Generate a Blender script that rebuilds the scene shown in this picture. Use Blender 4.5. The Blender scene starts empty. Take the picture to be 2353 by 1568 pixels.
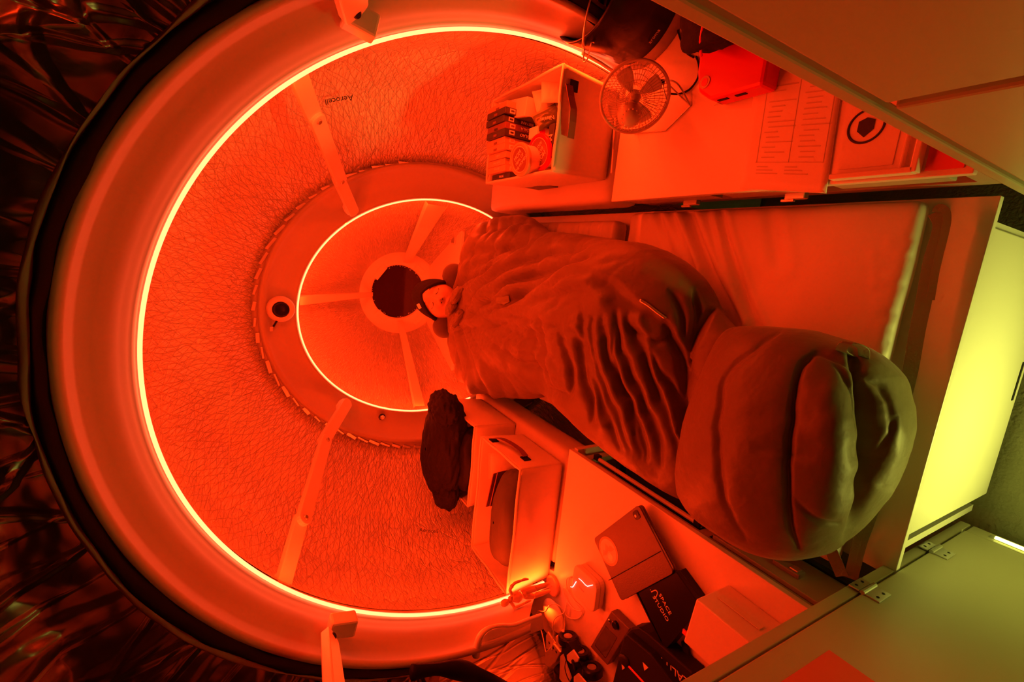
import bpy, bmesh, math, random
from mathutils import Vector, Matrix, noise
import numpy as np
random.seed(7)
SC = bpy.context.scene
COL = SC.collection
PI = math.pi
# ------------------------------------------------------------------ camera
FPX, CX, CY = 1046.0, 1176.5, 784.0
_F = Vector((560 - CX, 530 - CY, FPX))
_ny = -19.0
_nx = (-(FPX * FPX) - _F.y * _ny) / _F.x
AY = _F.normalized()
AZ = -Vector((_nx, _ny, FPX)).normalized()
AX = AY.cross(AZ)
EYE = Vector((0, 0, 1.75))          # the photographer stands in the aisle, eye 1.75 m above the floor
def w_of(v): return Vector((v.dot(AX), v.dot(AY), v.dot(AZ)))
cam_d = bpy.data.cameras.new('camera')
cam_d.sensor_width = 36.0
cam_d.lens = FPX / 2353 * 36
cam_d.clip_start = 0.02
cam = bpy.data.objects.new('camera', cam_d)
COL.objects.link(cam)
r_ = w_of(Vector((1, 0, 0))); u_ = w_of(Vector((0, -1, 0))); b_ = w_of(Vector((0, 0, -1)))
cam.matrix_world = Matrix(((r_.x, u_.x, b_.x, EYE.x), (r_.y, u_.y, b_.y, EYE.y), (r_.z, u_.z, b_.z, EYE.z), (0, 0, 0, 1)))
SC.camera = cam
def ray(x, y): return w_of(Vector((x - CX, y - CY, FPX)))
def atZ(x, y, z):
    r = ray(x, y); return EYE + r * ((z - EYE.z) / r.z)
def atY(x, y, Y):
    r = ray(x, y); return EYE + r * (Y / r.y)
def atX(x, y, X):
    r = ray(x, y); return EYE + r * (X / r.x)
# ------------------------------------------------------------------ world, exposure
wd = bpy.data.worlds.new('world'); SC.world = wd; wd.use_nodes = True
wd.node_tree.nodes['Background'].inputs[0].default_value = (0.6, 0.25, 0.05, 1)
wd.node_tree.nodes['Background'].inputs[1].default_value = 0.004
SC.view_settings.view_transform = 'Standard'
try: SC.view_settings.look = 'None'
except Exception: pass
SC.view_settings.gamma = 1.0
SC.view_settings.use_curve_mapping = False
SC.view_settings.exposure = 0.0
SC.cycles.use_denoising = True
SC.cycles.max_bounces = 5
SC.cycles.diffuse_bounces = 4
SC.cycles.glossy_bounces = 2
SC.cycles.transmission_bounces = 2
SC.cycles.use_adaptive_sampling = True
SC.cycles.adaptive_threshold = 0.07
SC.cycles.adaptive_min_samples = 12
SC.cycles.caustics_reflective = False
SC.cycles.caustics_refractive = False
SC.cycles.sample_clamp_indirect = 6.0
RED = (1.0, 0.026, 0.0012)          # light of the red LED strips
LED_W = (35.0, 13.0)                # watts of the near and of the far strip
YEL = (1.0, 0.99, 0.14)             # the yellow green lamp of the aisle
def area(name, loc, target, sx, sy, power, color, spread=0):
    l = bpy.data.lights.new(name, 'AREA'); l.shape = 'RECTANGLE'; l.size = sx; l.size_y = sy
    l.energy = power; l.color = color
    o = bpy.data.objects.new(name, l); COL.objects.link(o); o.location = loc
    o.rotation_euler = (Vector(target) - Vector(loc)).to_track_quat('-Z', 'Y').to_euler()
    if spread: l.spread = math.radians(spread)
    return o
area('toe_lamp_left', (-0.56, -0.15, 0.14), (0.1, 0.25, 0.25), 0.7, 0.03, 3.0, YEL)
area('toe_lamp_right', (0.17, -0.45, 0.14), (-0.5, 0.25, 0.35), 0.5, 0.03, 1.2, YEL)
area('aisle_lamp', (-0.47, -0.62, 0.16), (-0.25, 0.3, 0.40), 0.12, 0.12, 1.35, YEL, spread=54)
area('foil_wall_fill_light', (-1.25, 1.16, 0.80), (-1.6, 0.95, 1.15), 0.06, 0.01, 1.3, RED)  # added red fill, only there to brighten the foil wall beside the left desk
# ------------------------------------------------------------------ materials
def mat(name, color, rough=0.5, metal=0.0, bump=None, bscale=40, bstr=0.2, spec=0.5, var=0.0, emit=None, estr=0, coat=0, trans=0, sheen=0, bdist=0.002):
    m = bpy.data.materials.new(name); m.use_nodes = True
    nt = m.node_tree; b = nt.nodes['Principled BSDF']
    b.inputs['Base Color'].default_value = (*color, 1)
    b.inputs['Roughness'].default_value = rough
    b.inputs['Metallic'].default_value = metal
    b.inputs['Specular IOR Level'].default_value = spec
    if coat: b.inputs['Coat Weight'].default_value = coat
    if trans: b.inputs['Transmission Weight'].default_value = trans
    if sheen: b.inputs['Sheen Weight'].default_value = sheen
    if emit:
        b.inputs['Emission Color'].default_value = (*emit, 1); b.inputs['Emission Strength'].default_value = estr
    tc = nt.nodes.new('ShaderNodeTexCoord')
    n = nt.nodes.new('ShaderNodeTexNoise'); n.inputs['Scale'].default_value = bscale; n.inputs['Detail'].default_value = 4
    nt.links.new(tc.outputs['Object'], n.inputs['Vector'])
    if var:
        n2 = nt.nodes.new('ShaderNodeTexNoise'); n2.inputs['Scale'].default_value = 6; n2.inputs['Detail'].default_value = 5
        nt.links.new(tc.outputs['Object'], n2.inputs['Vector'])
        mx = nt.nodes.new('ShaderNodeMix'); mx.data_type = 'RGBA'
        mx.inputs[6].default_value = (*[c * (1 - var) for c in color], 1); mx.inputs[7].default_value = (*color, 1)
        nt.links.new(n2.outputs['Fac'], mx.inputs[0]); nt.links.new(mx.outputs[2], b.inputs['Base Color'])
    if bstr:
        bp = nt.nodes.new('ShaderNodeBump'); bp.inputs['Strength'].default_value = bstr; bp.inputs['Distance'].default_value = bdist
        nt.links.new(n.outputs['Fac'], bp.inputs['Height']); nt.links.new(bp.outputs[0], b.inputs['Normal'])
    return m
def foil(name, color, rough, metal, dist, seed=0.0, dense=1.0, wave=0.0):
    """aluminised insulation: long thin creases that cross each other (relief only)"""
    m = bpy.data.materials.new(name); m.use_nodes = True
    nt = m.node_tree; L = nt.links; b = nt.nodes['Principled BSDF']
    b.inputs['Base Color'].default_value = (*color, 1); b.inputs['Roughness'].default_value = rough; b.inputs['Metallic'].default_value = metal
    uv = nt.nodes.new('ShaderNodeUVMap'); uv.uv_map = 'UVMap'
    acc = None
    def crease(rot, sx, sy, width, off, h):
        nonlocal acc
        mp = nt.nodes.new('ShaderNodeMapping'); mp.inputs['Rotation'].default_value = (0, 0, rot)
        mp.inputs['Location'].default_value = (off + seed, off * 1.7, 0)
        L.new(uv.outputs[0], mp.inputs[0])
        ns = nt.nodes.new('ShaderNodeTexNoise'); ns.inputs['Scale'].default_value = 9; ns.inputs['Detail'].default_value = 1
        L.new(mp.outputs[0], ns.inputs['Vector'])
        ad = nt.nodes.new('ShaderNodeVectorMath'); ad.operation = 'MULTIPLY_ADD'
        ad.inputs[1].default_value = (0.02, 0.02, 0); L.new(ns.outputs['Color'], ad.inputs[0]); L.new(mp.outputs[0], ad.inputs[2])
        sc = nt.nodes.new('ShaderNodeVectorMath'); sc.operation = 'MULTIPLY'; sc.inputs[1].default_value = (sx * dense, sy * dense, 1)
        L.new(ad.outputs[0], sc.inputs[0])
        vo = nt.nodes.new('ShaderNodeTexVoronoi'); vo.voronoi_dimensions = '2D'; vo.feature = 'DISTANCE_TO_EDGE'; vo.inputs['Scale'].default_value = 1
        L.new(sc.outputs[0], vo.inputs['Vector'])
        mr = nt.nodes.new('ShaderNodeMapRange'); mr.interpolation_type = 'SMOOTHSTEP'
        mr.inputs['From Min'].default_value = 0; mr.inputs['From Max'].default_value = width
        mr.inputs['To Min'].default_value = h; mr.inputs['To Max'].default_value = 0
        L.new(vo.outputs['Distance'], mr.inputs['Value'])
        if acc is None: acc = mr.outputs[0]
        else:
            a = nt.nodes.new('ShaderNodeMath'); a.operation = 'ADD'; L.new(acc, a.inputs[0]); L.new(mr.outputs[0], a.inputs[1]); acc = a.outputs[0]
    crease(0.12, 60, 5.5, 0.075, 0.0, 1.0)
    crease(0.50, 42, 4.5, 0.05, 3.1, 0.9)
    crease(-0.40, 38, 4.5, 0.05, 7.7, 0.9)
    crease(-0.03, 130, 11, 0.12, 2.2, 0.45)
    mx = nt.nodes.new('ShaderNodeTexNoise'); mx.inputs['Scale'].default_value = 7; mx.inputs['Detail'].default_value = 2; L.new(uv.outputs[0], mx.inputs['Vector'])
    a = nt.nodes.new('ShaderNodeMath'); a.operation = 'MULTIPLY_ADD'; a.inputs[1].default_value = 2.0 + wave; L.new(mx.outputs['Fac'], a.inputs[0]); L.new(acc, a.inputs[2])
    bp = nt.nodes.new('ShaderNodeBump'); bp.inputs['Strength'].default_value = 1.0; bp.inputs['Distance'].default_value = dist
    L.new(a.outputs[0], bp.inputs['Height']); L.new(bp.outputs[0], b.inputs['Normal'])
    return m
M = {}
M['foil'] = foil('foil_insulation', (0.85, 0.85, 0.85), 0.40, 0.25, 0.0035)
M['foil2'] = foil('foil_insulation_end', (0.90, 0.90, 0.90), 0.36, 0.25, 0.0035, seed=5, dense=1.5, wave=3)
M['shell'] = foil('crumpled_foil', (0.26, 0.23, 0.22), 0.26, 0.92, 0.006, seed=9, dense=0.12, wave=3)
M['shellb'] = foil('foil_wall_by_desk', (0.9, 0.9, 0.9), 0.40, 0.2, 0.006, seed=13, dense=0.25, wave=2)
M['white'] = mat('white_painted_panel', (0.80, 0.79, 0.77), 0.45, bstr=0.05, var=0.04)
M['flange'] = mat('white_fibreglass_ring', (0.48, 0.46, 0.38), 0.42, bstr=0.08, bscale=18, var=0.08)
M['laminate'] = mat('white_laminate', (0.82, 0.81, 0.79), 0.35, bstr=0.02)
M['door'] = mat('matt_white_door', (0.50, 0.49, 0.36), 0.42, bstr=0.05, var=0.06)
M['gasket'] = mat('black_rubber', (0.006, 0.0055, 0.0055), 0.8, bstr=0.6, bscale=60, spec=0.15)
M['foam'] = mat('white_foam_edge', (0.45, 0.44, 0.42), 0.8, bstr=0.5, bscale=90)
M['pvc'] = mat('cushion_vinyl', (0.72, 0.70, 0.67), 0.5, bstr=0.1, bscale=25, var=0.05)
M['bag'] = mat('sleeping_bag_nylon', (0.16, 0.130, 0.058), 0.48, bstr=0.55, bscale=13, sheen=0.2, var=0.06, bdist=0.010)
M['strap'] = mat('grey_webbing', (0.26, 0.26, 0.16), 0.7, bstr=0.5, bscale=200)
M['skin'] = mat('skin', (0.50, 0.33, 0.26), 0.5, bstr=0.1, bscale=120)
M['brow'] = mat('dark_hair', (0.03, 0.025, 0.02), 0.7)
M['hood'] = mat('black_knit', (0.02, 0.018, 0.018), 0.85, bstr=0.6, bscale=160, spec=0.2)
M['pillow'] = mat('dark_velour', (0.075, 0.06, 0.05), 0.9, bstr=0.3, bscale=60, sheen=0.3)
M['jacket'] = mat('black_quilted_cloth', (0.012, 0.010, 0.010), 0.75, bstr=0.8, bscale=40, spec=0.3, bdist=0.006)
M['black'] = mat('black_plastic', (0.011, 0.010, 0.010), 0.3, bstr=0.05, spec=0.3)
M['blackm'] = mat('matt_black', (0.013, 0.012, 0.012), 0.6, bstr=0.2, bscale=80, spec=0.25)
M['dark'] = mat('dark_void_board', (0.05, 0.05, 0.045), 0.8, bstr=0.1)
M['grey'] = mat('grey_plastic', (0.30, 0.29, 0.28), 0.45, bstr=0.1)
M['beige'] = mat('beige_plastic', (0.55, 0.50, 0.44), 0.4, bstr=0.1)
M['metal'] = mat('brushed_steel', (0.60, 0.60, 0.58), 0.35, metal=0.9, bstr=0.15, bscale=90)
M['chrome'] = mat('chrome', (0.75, 0.75, 0.75), 0.15, metal=1.0, bstr=0)
M['red'] = mat('red_plastic', (0.75, 0.012, 0.01), 0.35, bstr=0.03)
M['redpaper'] = mat('red_card', (0.80, 0.10, 0.04), 0.6, bstr=0.05)
M['paper'] = mat('white_paper', (0.84, 0.83, 0.80), 0.6, bstr=0.05)
M['ink'] = mat('grey_print', (0.60, 0.57, 0.53), 0.6, bstr=0)
M['inkdark'] = mat('black_print', (0.03, 0.03, 0.03), 0.6, bstr=0)
M['whiteprint'] = mat('white_print', (0.80, 0.78, 0.74), 0.5, bstr=0)
M['carton_red'] = mat('orange_carton', (0.62, 0.40, 0.25), 0.4, bstr=0.05)
M['carton_deep'] = mat('maroon_carton', (0.22, 0.10, 0.07), 0.35, bstr=0.05)
M['carton_dark'] = mat('dark_green_carton', (0.05, 0.05, 0.03), 0.35, bstr=0.05)
M['pouch'] = mat('dark_green_pouch', (0.09, 0.13, 0.04), 0.3, bstr=0.4, bscale=30)
M['boxfab'] = mat('white_nonwoven_fabric', (0.80, 0.78, 0.74), 0.7, bstr=0.25, bscale=35, var=0.05)
M['tablet'] = mat('tablet_cover', (0.14, 0.11, 0.10), 0.45, bstr=0.3, bscale=300)
M['screen'] = mat('dark_screen', (0.10, 0.09, 0.09), 0.12, bstr=0, spec=0.7)
M['olive'] = mat('olive_cushion_cloth', (0.075, 0.085, 0.06), 0.8, bstr=0.3, bscale=40)
M['clear'] = mat('tape', (0.78, 0.76, 0.70), 0.3, bstr=0.1)
M['floor'] = mat('speckled_grey_carpet', (0.33, 0.34, 0.24), 0.9, bstr=1.0, bscale=120, var=0.25)
M['pane'] = mat('dark_window_pane', (0.035, 0.012, 0.012), 0.08, bstr=0, spec=0.6)
def led_mat(name, color, s):
    m = bpy.data.materials.new(name); m.use_nodes = True; nt = m.node_tree
    nt.nodes.clear(); e = nt.nodes.new('ShaderNodeEmission'); o = nt.nodes.new('ShaderNodeOutputMaterial')
    e.inputs[0].default_value = (*color, 1); e.inputs[1].default_value = s; nt.links.new(e.outputs[0], o.inputs[0]); return m
M['led'] = led_mat('red_led_light', (1.0, 0.09, 0.03), 11.0)
M['ledy'] = led_mat('yellow_green_led_light', YEL, 9.0)
# ------------------------------------------------------------------ mesh helpers
class MB:
    def __init__(s): s.v = []; s.f = []; s.uv = None
    def add(s, v, f):
        o = len(s.v); s.v += [Vector(p) for p in v]; s.f += [tuple(i + o for i in q) for q in f]; return s
    def box(s, c, size, R=None, taper=1.0):
        hx, hy, hz = [q / 2 for q in size]; c = Vector(c)
        P = [Vector((sx * hx * (taper if sz > 0 else 1), sy * hy * (taper if sz > 0 else 1), sz * hz)) for sz in (-1, 1) for sy in (-1, 1) for sx in (-1, 1)]
        if R: P = [R @ p for p in P]
        return s.add([c + p for p in P], [(0, 2, 3, 1), (4, 5, 7, 6), (0, 1, 5, 4), (2, 6, 7, 3), (0, 4, 6, 2), (1, 3, 7, 5)])
    def prism(s, pts, d):
        """closed polygon of 3-D points pushed along vector d"""
        n = len(pts); P = [Vector(p) for p in pts]; d = Vector(d)
        return s.add(P + [p + d for p in P], [tuple(range(n))[::-1], tuple(range(n, 2 * n))] + [(i, (i + 1) % n, n + (i + 1) % n, n + i) for i in range(n)])
    def tube(s, path, r, n=8, closed=False, caps=True):
        P = [Vector(p) for p in path]; m = len(P); rs = r if isinstance(r, (list, tuple)) else [r] * m
        o = len(s.v); prev = None
        for i, p in enumerate(P):
            a = P[(i - 1) % m] if (closed or i) else P[0]; b = P[(i + 1) % m] if (closed or i < m - 1) else P[-1]
            t = (b - a); t = t.normalized() if t.length > 1e-9 else Vector((0, 0, 1))
            if prev is None:
                q = Vector((0, 0, 1)) if abs(t.z) < 0.9 else Vector((1, 0, 0)); u = t.cross(q).normalized()
            else:
                u = prev - t * prev.dot(t); u = u.normalized() if u.length > 1e-9 else t.orthogonal().normalized()
            prev = u; w = t.cross(u)
            for k in range(n):
                an = 2 * PI * k / n; s.v.append(p + (u * math.cos(an) + w * math.sin(an)) * rs[i])
        for i in range(m if closed else m - 1):
            j = (i + 1) % m
            for k in range(n): s.f.append((o + i * n + k, o + i * n + (k + 1) % n, o + j * n + (k + 1) % n, o + j * n + k))
        if caps and not closed:
            s.f.append(tuple(o + k for k in range(n))[::-1]); s.f.append(tuple(o + (m - 1) * n + k for k in range(n)))
        return s
    def lathe(s, prof, c, axis=(0, 0, 1), n=32, ref=None):
        """prof: (radius, height) pairs along axis"""
        c = Vector(c); ax = Vector(axis).normalized(); u = (Vector(ref) if ref else ax.orthogonal()); u = (u - ax * u.dot(ax)).normalized(); w = ax.cross(u)
        o = len(s.v)
        for r, h in prof:
            for k in range(n):
                a = 2 * PI * k / n; s.v.append(c + ax * h + (u * math.cos(a) + w * math.sin(a)) * max(r, 1e-5))
        for i in range(len(prof) - 1):
            for k in range(n): s.f.append((o + i * n + k, o + i * n + (k + 1) % n, o + (i + 1) * n + (k + 1) % n, o + (i + 1) * n + k))
        s.f.append(tuple(o + k for k in range(n))[::-1]); s.f.append(tuple(o + (len(prof) - 1) * n + k for k in range(n)))
        return s
    def grid(s, rows, closed=False, uvs=None):
        """rows of equally many points"""
        o = len(s.v); n = len(rows[0])
        for r in rows: s.v += [Vector(p) for p in r]
        for i in range(len(rows) - 1):
            for k in range(n if closed else n - 1):
                a = o + i * n + k; b = o + i * n + (k + 1) % n; s.f.append((a, b, b + n, a + n))
        return s
    def ball(s, c, rad, n=16, m=10, R=None):
        c = Vector(c); rad = Vector(rad if isinstance(rad, (tuple, list, Vector)) else (rad,) * 3)
        rows = []
        for i in range(m + 1):
            th = PI * i / m; th = min(max(th, 0.02), PI - 0.02)
            row = []
            for k in range(n):
                a = 2 * PI * k / n; p = Vector((rad.x * math.sin(th) * math.cos(a), rad.y * math.sin(th) * math.sin(a), rad.z * math.cos(th)))
                row.append(c + (R @ p if R else p))
            rows.append(row)
        return s.grid(rows, closed=True)
def wloc(o):
    v = Vector((0, 0, 0))
    while o is not None: v = v + o.location; o = o.parent
    return v
def obj(name, mb, m, parent=None, smooth=False, bevel=0, uv=None, solid=0, fix=True):
    me = bpy.data.meshes.new(name)
    base = wloc(parent)
    if parent is None and mb.v:
        xs = [p.x for p in mb.v]; ys = [p.y for p in mb.v]; zs = [p.z for p in mb.v]
        base = Vector(((min(xs) + max(xs)) / 2, (min(ys) + max(ys)) / 2, min(zs)))
    me.from_pydata([tuple(p - base) for p in mb.v], [], mb.f)
    if uv:
        l = me.uv_layers.new(name='UVMap')
        for lp in me.loops: l.data[lp.index].uv = uv[lp.vertex_index]
    me.materials.append(M[m] if isinstance(m, str) else m)
    if fix:
        bm = bmesh.new(); bm.from_mesh(me); bmesh.ops.recalc_face_normals(bm, faces=bm.faces); bm.to_mesh(me); bm.free()
    if smooth: me.polygons.foreach_set('use_smooth', [True] * len(me.polygons))
    me.update()
    o = bpy.data.objects.new(name, me); COL.objects.link(o)
    if parent is not None: o.parent = parent
    else: o.location = base
    if solid:
        q = o.modifiers.new('solid', 'SOLIDIFY'); q.thickness = solid; q.offset = 0
    if bevel:
        b = o.modifiers.new('bevel', 'BEVEL'); b.width = bevel; b.segments = 2; b.limit_method = 'ANGLE'
    return o
def tag(o, label=None, cat=None, group=None, kind=None):
    if label: o['label'] = label
    if cat: o['category'] = cat
    if group: o['group'] = group
    if kind: o['kind'] = kind
    return o
def thing(name, label, cat, loc, group=None):
    o = bpy.data.objects.new(name, None); COL.objects.link(o); o.location = Vector(loc); o.empty_display_size = 0.05
    return tag(o, label, cat, group)
def struct(o): o['kind'] = 'structure'; return o
def text(s, size, m, parent, at, right, up, thick=0.0004, name='lettering', align='CENTER', xs=1.0):
    """flat lettering lying on a surface; at = its centre"""
    c = bpy.data.curves.new('lettering', 'FONT'); c.body = s; c.size = size; c.extrude = thick; c.align_x = align; c.align_y = 'CENTER'; c.resolution_u = 2
    t = bpy.data.objects.new('lettering', c); COL.objects.link(t)
    dg = bpy.context.evaluated_depsgraph_get(); me = bpy.data.meshes.new_from_object(t.evaluated_get(dg))
    bpy.data.objects.remove(t)
    R = Vector(right).normalized(); U = Vector(up); U = (U - R * U.dot(R)).normalized(); N = R.cross(U)
    at = Vector(at)
    base = wloc(parent)
    for v in me.vertices: q = v.co.copy(); v.co = at + R * q.x * xs + U * q.y + N * q.z - base
    me.materials.clear(); me.materials.append(M[m])
    o = bpy.data.objects.new(name, me); COL.objects.link(o); o.parent = parent
    return o
def quadmb(pts, n, t):
    """thin plate: polygon pts lifted by n*t"""
    return MB().prism(pts, Vector(n) * t)
def smoothstep(a, b, x):
    t = min(max((x - a) / (b - a), 0), 1); return t * t * (3 - 2 * t)
def catmull(P, n):
    P = [Vector(p) for p in P]; out = []
    m = len(P) - 1
    for k in range(n + 1):
        t = k / n * m; i = min(int(t), m - 1); f = t - i
        p0 = P[max(i - 1, 0)]; p1 = P[i]; p2 = P[i + 1]; p3 = P[min(i + 2, m)]
        out.append(0.5 * ((2 * p1) + (p2 - p0) * f + (2 * p0 - 5 * p1 + 4 * p2 - p3) * f * f + (3 * p1 - p0 - 3 * p2 + p3) * f ** 3))
    return out
class Ell:
    def __init__(s, cx, cz, a, b, deg): s.c = (cx, cz); s.a = a; s.b = b; s.d = math.radians(deg)
    def p(s, th, Y, k=1.0, off=0.0):
        """th: world angle, 0 = +X, 90 = +Z"""
        t = th - s.d; ca, sa = math.cos(t), math.sin(t); r = k / math.sqrt((ca / s.a) ** 2 + (sa / s.b) ** 2) + off
        return Vector((s.c[0] + r * math.cos(th), Y, s.c[1] + 1.75 + r * math.sin(th)))
E1 = Ell(-0.2971, -0.7942, 0.9877, 0.8988, -88.1)      # ring that carries the near LED strip, Y = 1.20
E2 = Ell(-0.2812, -0.7785, 0.5912, 0.5005, -83.2)      # far LED strip, Y = 2.05
EW = Ell(-0.2826, -0.8260, 0.2562, 0.2525, 150.9)      # window surround, Y = 2.75
GI = Ell(-0.2944, -0.6809, 0.9772, 0.9230, -104.4)     # inner edge of the black gasket, Y = 1.05
GO = Ell(-0.2764, -0.6190, 0.9327, 0.9272, -120.2)     # its outer edge, Y = 1.03
FO = Ell(-0.2963, -0.8211, 0.7854, 0.6625, -91.6)
FI = Ell(-0.2830, -0.7686, 0.7053, 0.6293, -87.4)
def lerp_ring(A, B, n, steps, f=None, t0=0, t1=2 * PI):
    rows = []
    for i in range(steps + 1):
        u = i / steps; row = []
        for k in range(n + 1):
            th = t0 + (t1 - t0) * k / n; row.append(A(th).lerp(B(th), u) + (f(th, u) if f else Vector((0, 0, 0))))
        rows.append(row)
    return rows
def ring_obj(name, keys, n, m, kind='structure', smooth=True, disp=None, sub=1, parent=None, scale=1.0, t0=0, t1=2 * PI):
    """loft through a list of callables th -> point, with a UV map in metres"""
    rows = []
    for i in range(len(keys) - 1):
        for j in range(sub):
            u = j / sub; rows.append([keys[i](t0 + (t1 - t0) * k / n).lerp(keys[i + 1](t0 + (t1 - t0) * k / n), u) for k in range(n + 1)])
    rows.append([keys[-1](t0 + (t1 - t0) * k / n) for k in range(n + 1)])
    if disp: rows = [[disp(p, t0 + (t1 - t0) * k / n, i / (len(rows) - 1)) for k, p in enumerate(r)] for i, r in enumerate(rows)]
    uv = []; v = 0
    for i, r in enumerate(rows):
        if i: v += (r[0] - rows[i - 1][0]).length
        for k in range(n + 1): uv.append(((t0 + (t1 - t0) * k / n) * 0.8, v))
    mb = MB().grid(rows)
    o = obj(name, mb, m, parent, smooth=smooth, uv=uv)
    if kind: o['kind'] = kind
    return o
def project_np(P):
    P = P - np.array(EYE); B = np.array([r_, -u_, -b_])   # image right, image down, view axis
    q = P @ B.T
    return CX + FPX * q[:, 0] / q[:, 2], CY + FPX * q[:, 1] / q[:, 2]
def seg_dist(x, y, poly):
    d = np.full(x.shape, 1e9)
    for (x0, y0), (x1, y1) in zip(poly, poly[1:]):
        vx, vy = x1 - x0, y1 - y0; L = vx * vx + vy * vy + 1e-9
        t = np.clip(((x - x0) * vx + (y - y0) * vy) / L, 0, 1)
        d = np.minimum(d, np.hypot(x - x0 - t * vx, y - y0 - t * vy))
    return d
def seg_dist_t(x, y, poly):
    d = np.full(x.shape, 1e9); T = np.zeros(x.shape); n = len(poly) - 1
    for i, ((x0, y0), (x1, y1)) in enumerate(zip(poly, poly[1:])):
        vx, vy = x1 - x0, y1 - y0; L = vx * vx + vy * vy + 1e-9
        t = np.clip(((x - x0) * vx + (y - y0) * vy) / L, 0, 1)
        q = np.hypot(x - x0 - t * vx, y - y0 - t * vy); m = q < d; d = np.where(m, q, d); T = np.where(m, (i + t) / n, T)
    return d, T
def side_dist(x, y, poly):
    """signed distance, positive on the image-left side walking along the line"""
    best = np.full(x.shape, 1e9); sg = np.zeros(x.shape)
    for (x0, y0), (x1, y1) in zip(poly, poly[1:]):
        vx, vy = x1 - x0, y1 - y0; L = vx * vx + vy * vy + 1e-9
        t = np.clip(((x - x0) * vx + (y - y0) * vy) / L, 0, 1)
        d = np.hypot(x - x0 - t * vx, y - y0 - t * vy); s = np.sign((x - x0) * vy - (y - y0) * vx)
        m = d < best; best = np.where(m, d, best); sg = np.where(m, s, sg)
    return best * sg
def fine(poly, n=24):
    P = catmull([(x, y, 0) for x, y in poly], n); return [(p.x, p.y) for p in P]
# ================================================================== THE SETTING
def fl(): 
    mb = MB().box((-0.2, 0.2, -0.02), (3.2, 3.0, 0.04)); o = obj('floor', mb, 'floor'); struct(o)
fl()
# near shell of crumpled foil around and above the photographer
def crumple(p, th, u):
    k = smoothstep(0.0, 0.07, u)
    q = Vector((math.cos(th) * 2.2, math.sin(th) * 2.2, p.y * 1.3))
    a = noise.fractal(q * 1.1, 1.0, 2.0, 3)
    r1 = abs(noise.noise(q * 1.5 + Vector((5, 1, 2)))) * 2.4
    r2 = abs(noise.noise(Vector((th * 6, p.y * 2.2, 4.0)) + q * 0.6)) * 2.2
    r3 = abs(noise.noise(Vector((th * 15, p.y * 6, 9.0)) + q)) * 2.2
    d = (0.03 * (1 + a) + 0.06 * r1 + 0.05 * r2 + 0.018 * r3) * k
    n = Vector((p.x + 0.29, 0, p.z - 1.1)).normalized()
    return p + n * d
SH0, SH1 = math.radians(-30), math.radians(172)
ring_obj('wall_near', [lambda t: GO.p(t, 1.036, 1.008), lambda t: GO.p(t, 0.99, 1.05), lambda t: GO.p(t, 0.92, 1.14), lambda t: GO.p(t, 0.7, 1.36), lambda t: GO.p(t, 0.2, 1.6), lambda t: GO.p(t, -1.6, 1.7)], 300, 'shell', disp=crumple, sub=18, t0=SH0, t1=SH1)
ring_obj('wall_back', [lambda t: GO.p(t, -1.6, 1.72), lambda t: GO.p(t, -1.65, 0.02)], 60, 'blackm', sub=2)
# strip of foam edge and black gasket
def wavy(seed, amp, fr):
    def f(p, th, u):
        n = Vector((p.x + 0.29, 0, p.z - 1.1)).normalized()
        return p + n * amp * noise.noise(Vector((math.cos(th) * fr, math.sin(th) * fr, seed + u * 2)))
    return f
ring_obj('trim_1', [lambda t: GO.p(t, 1.045, 0.998), lambda t: GO.p(t, 1.03, 1.0), lambda t: GO.p(t, 1.028, 1.007), lambda t: GO.p(t, 1.034, 1.014), lambda t: GO.p(t, 1.06, 1.02)], 200, 'foam', disp=wavy(3, 0.009, 9), sub=2, t0=math.radians(-16), t1=math.radians(168))
ring_obj('trim_2', [lambda t: GI.p(t, 1.062, 0.99), lambda t: GI.p(t, 1.045, 1.0), lambda t: GI.p(t, 1.032, 1.002).lerp(GO.p(t, 1.03), 0.25), lambda t: GI.p(t, 1.026).lerp(GO.p(t, 1.024), 0.75), lambda t: GO.p(t, 1.03, 1.0), lambda t: GO.p(t, 1.06, 1.0)], 200, 'gasket', disp=wavy(8, 0.006, 12), sub=2, t0=math.radians(-16), t1=math.radians(168))
# big white ring: face, crease and inner lip
def flw(p, th, u): return p
ring_obj('trim_3', [lambda t: GI.p(t, 1.075, 1.02), lambda t: GI.p(t, 1.045, 0.998), lambda t: GI.p(t, 1.05, 0.985), lambda t: GI.p(t, 1.05).lerp(E1.p(t, 1.2), 0.20), lambda t: GI.p(t, 1.062).lerp(E1.p(t, 1.21), 0.235),
    lambda t: GI.p(t, 1.05).lerp(E1.p(t, 1.2), 0.6), lambda t: E1.p(t, 1.185, 1.018), lambda t: E1.p(t, 1.19, 1.008), lambda t: E1.p(t, 1.215, 1.003), lambda t: E1.p(t, 1.23, 1.01)], 180, 'flange', sub=2, t0=math.radians(-16), t1=math.radians(188))
# quilted foil of the middle cell
def soft(seed, amp):
    def f(p, th, u):
        k = math.sin(PI * u)
        n = Vector((p.x + 0.29, 0, p.z - 1.0)).normalized()
        return p - n * k * amp * noise.fractal(Vector((math.cos(th) * 2.5, math.sin(th) * 2.5, p.y * 2 + seed)), 1, 2, 3)
    return f
ring_obj('wall_middle', [lambda t: E1.p(t, 1.222, 1.004), lambda t: E1.p(t, 1.3, 1.03), lambda t: E1.p(t, 1.5, 1.05), lambda t: E1.p(t, 1.72, 0.98), lambda t: E1.p(t, 1.86, 0.98).lerp(FO.p(t, 1.86), 0.5), lambda t: FO.p(t, 2.035, 1.012)], 220, 'foil', disp=soft(1, 0.02), sub=9)
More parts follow.
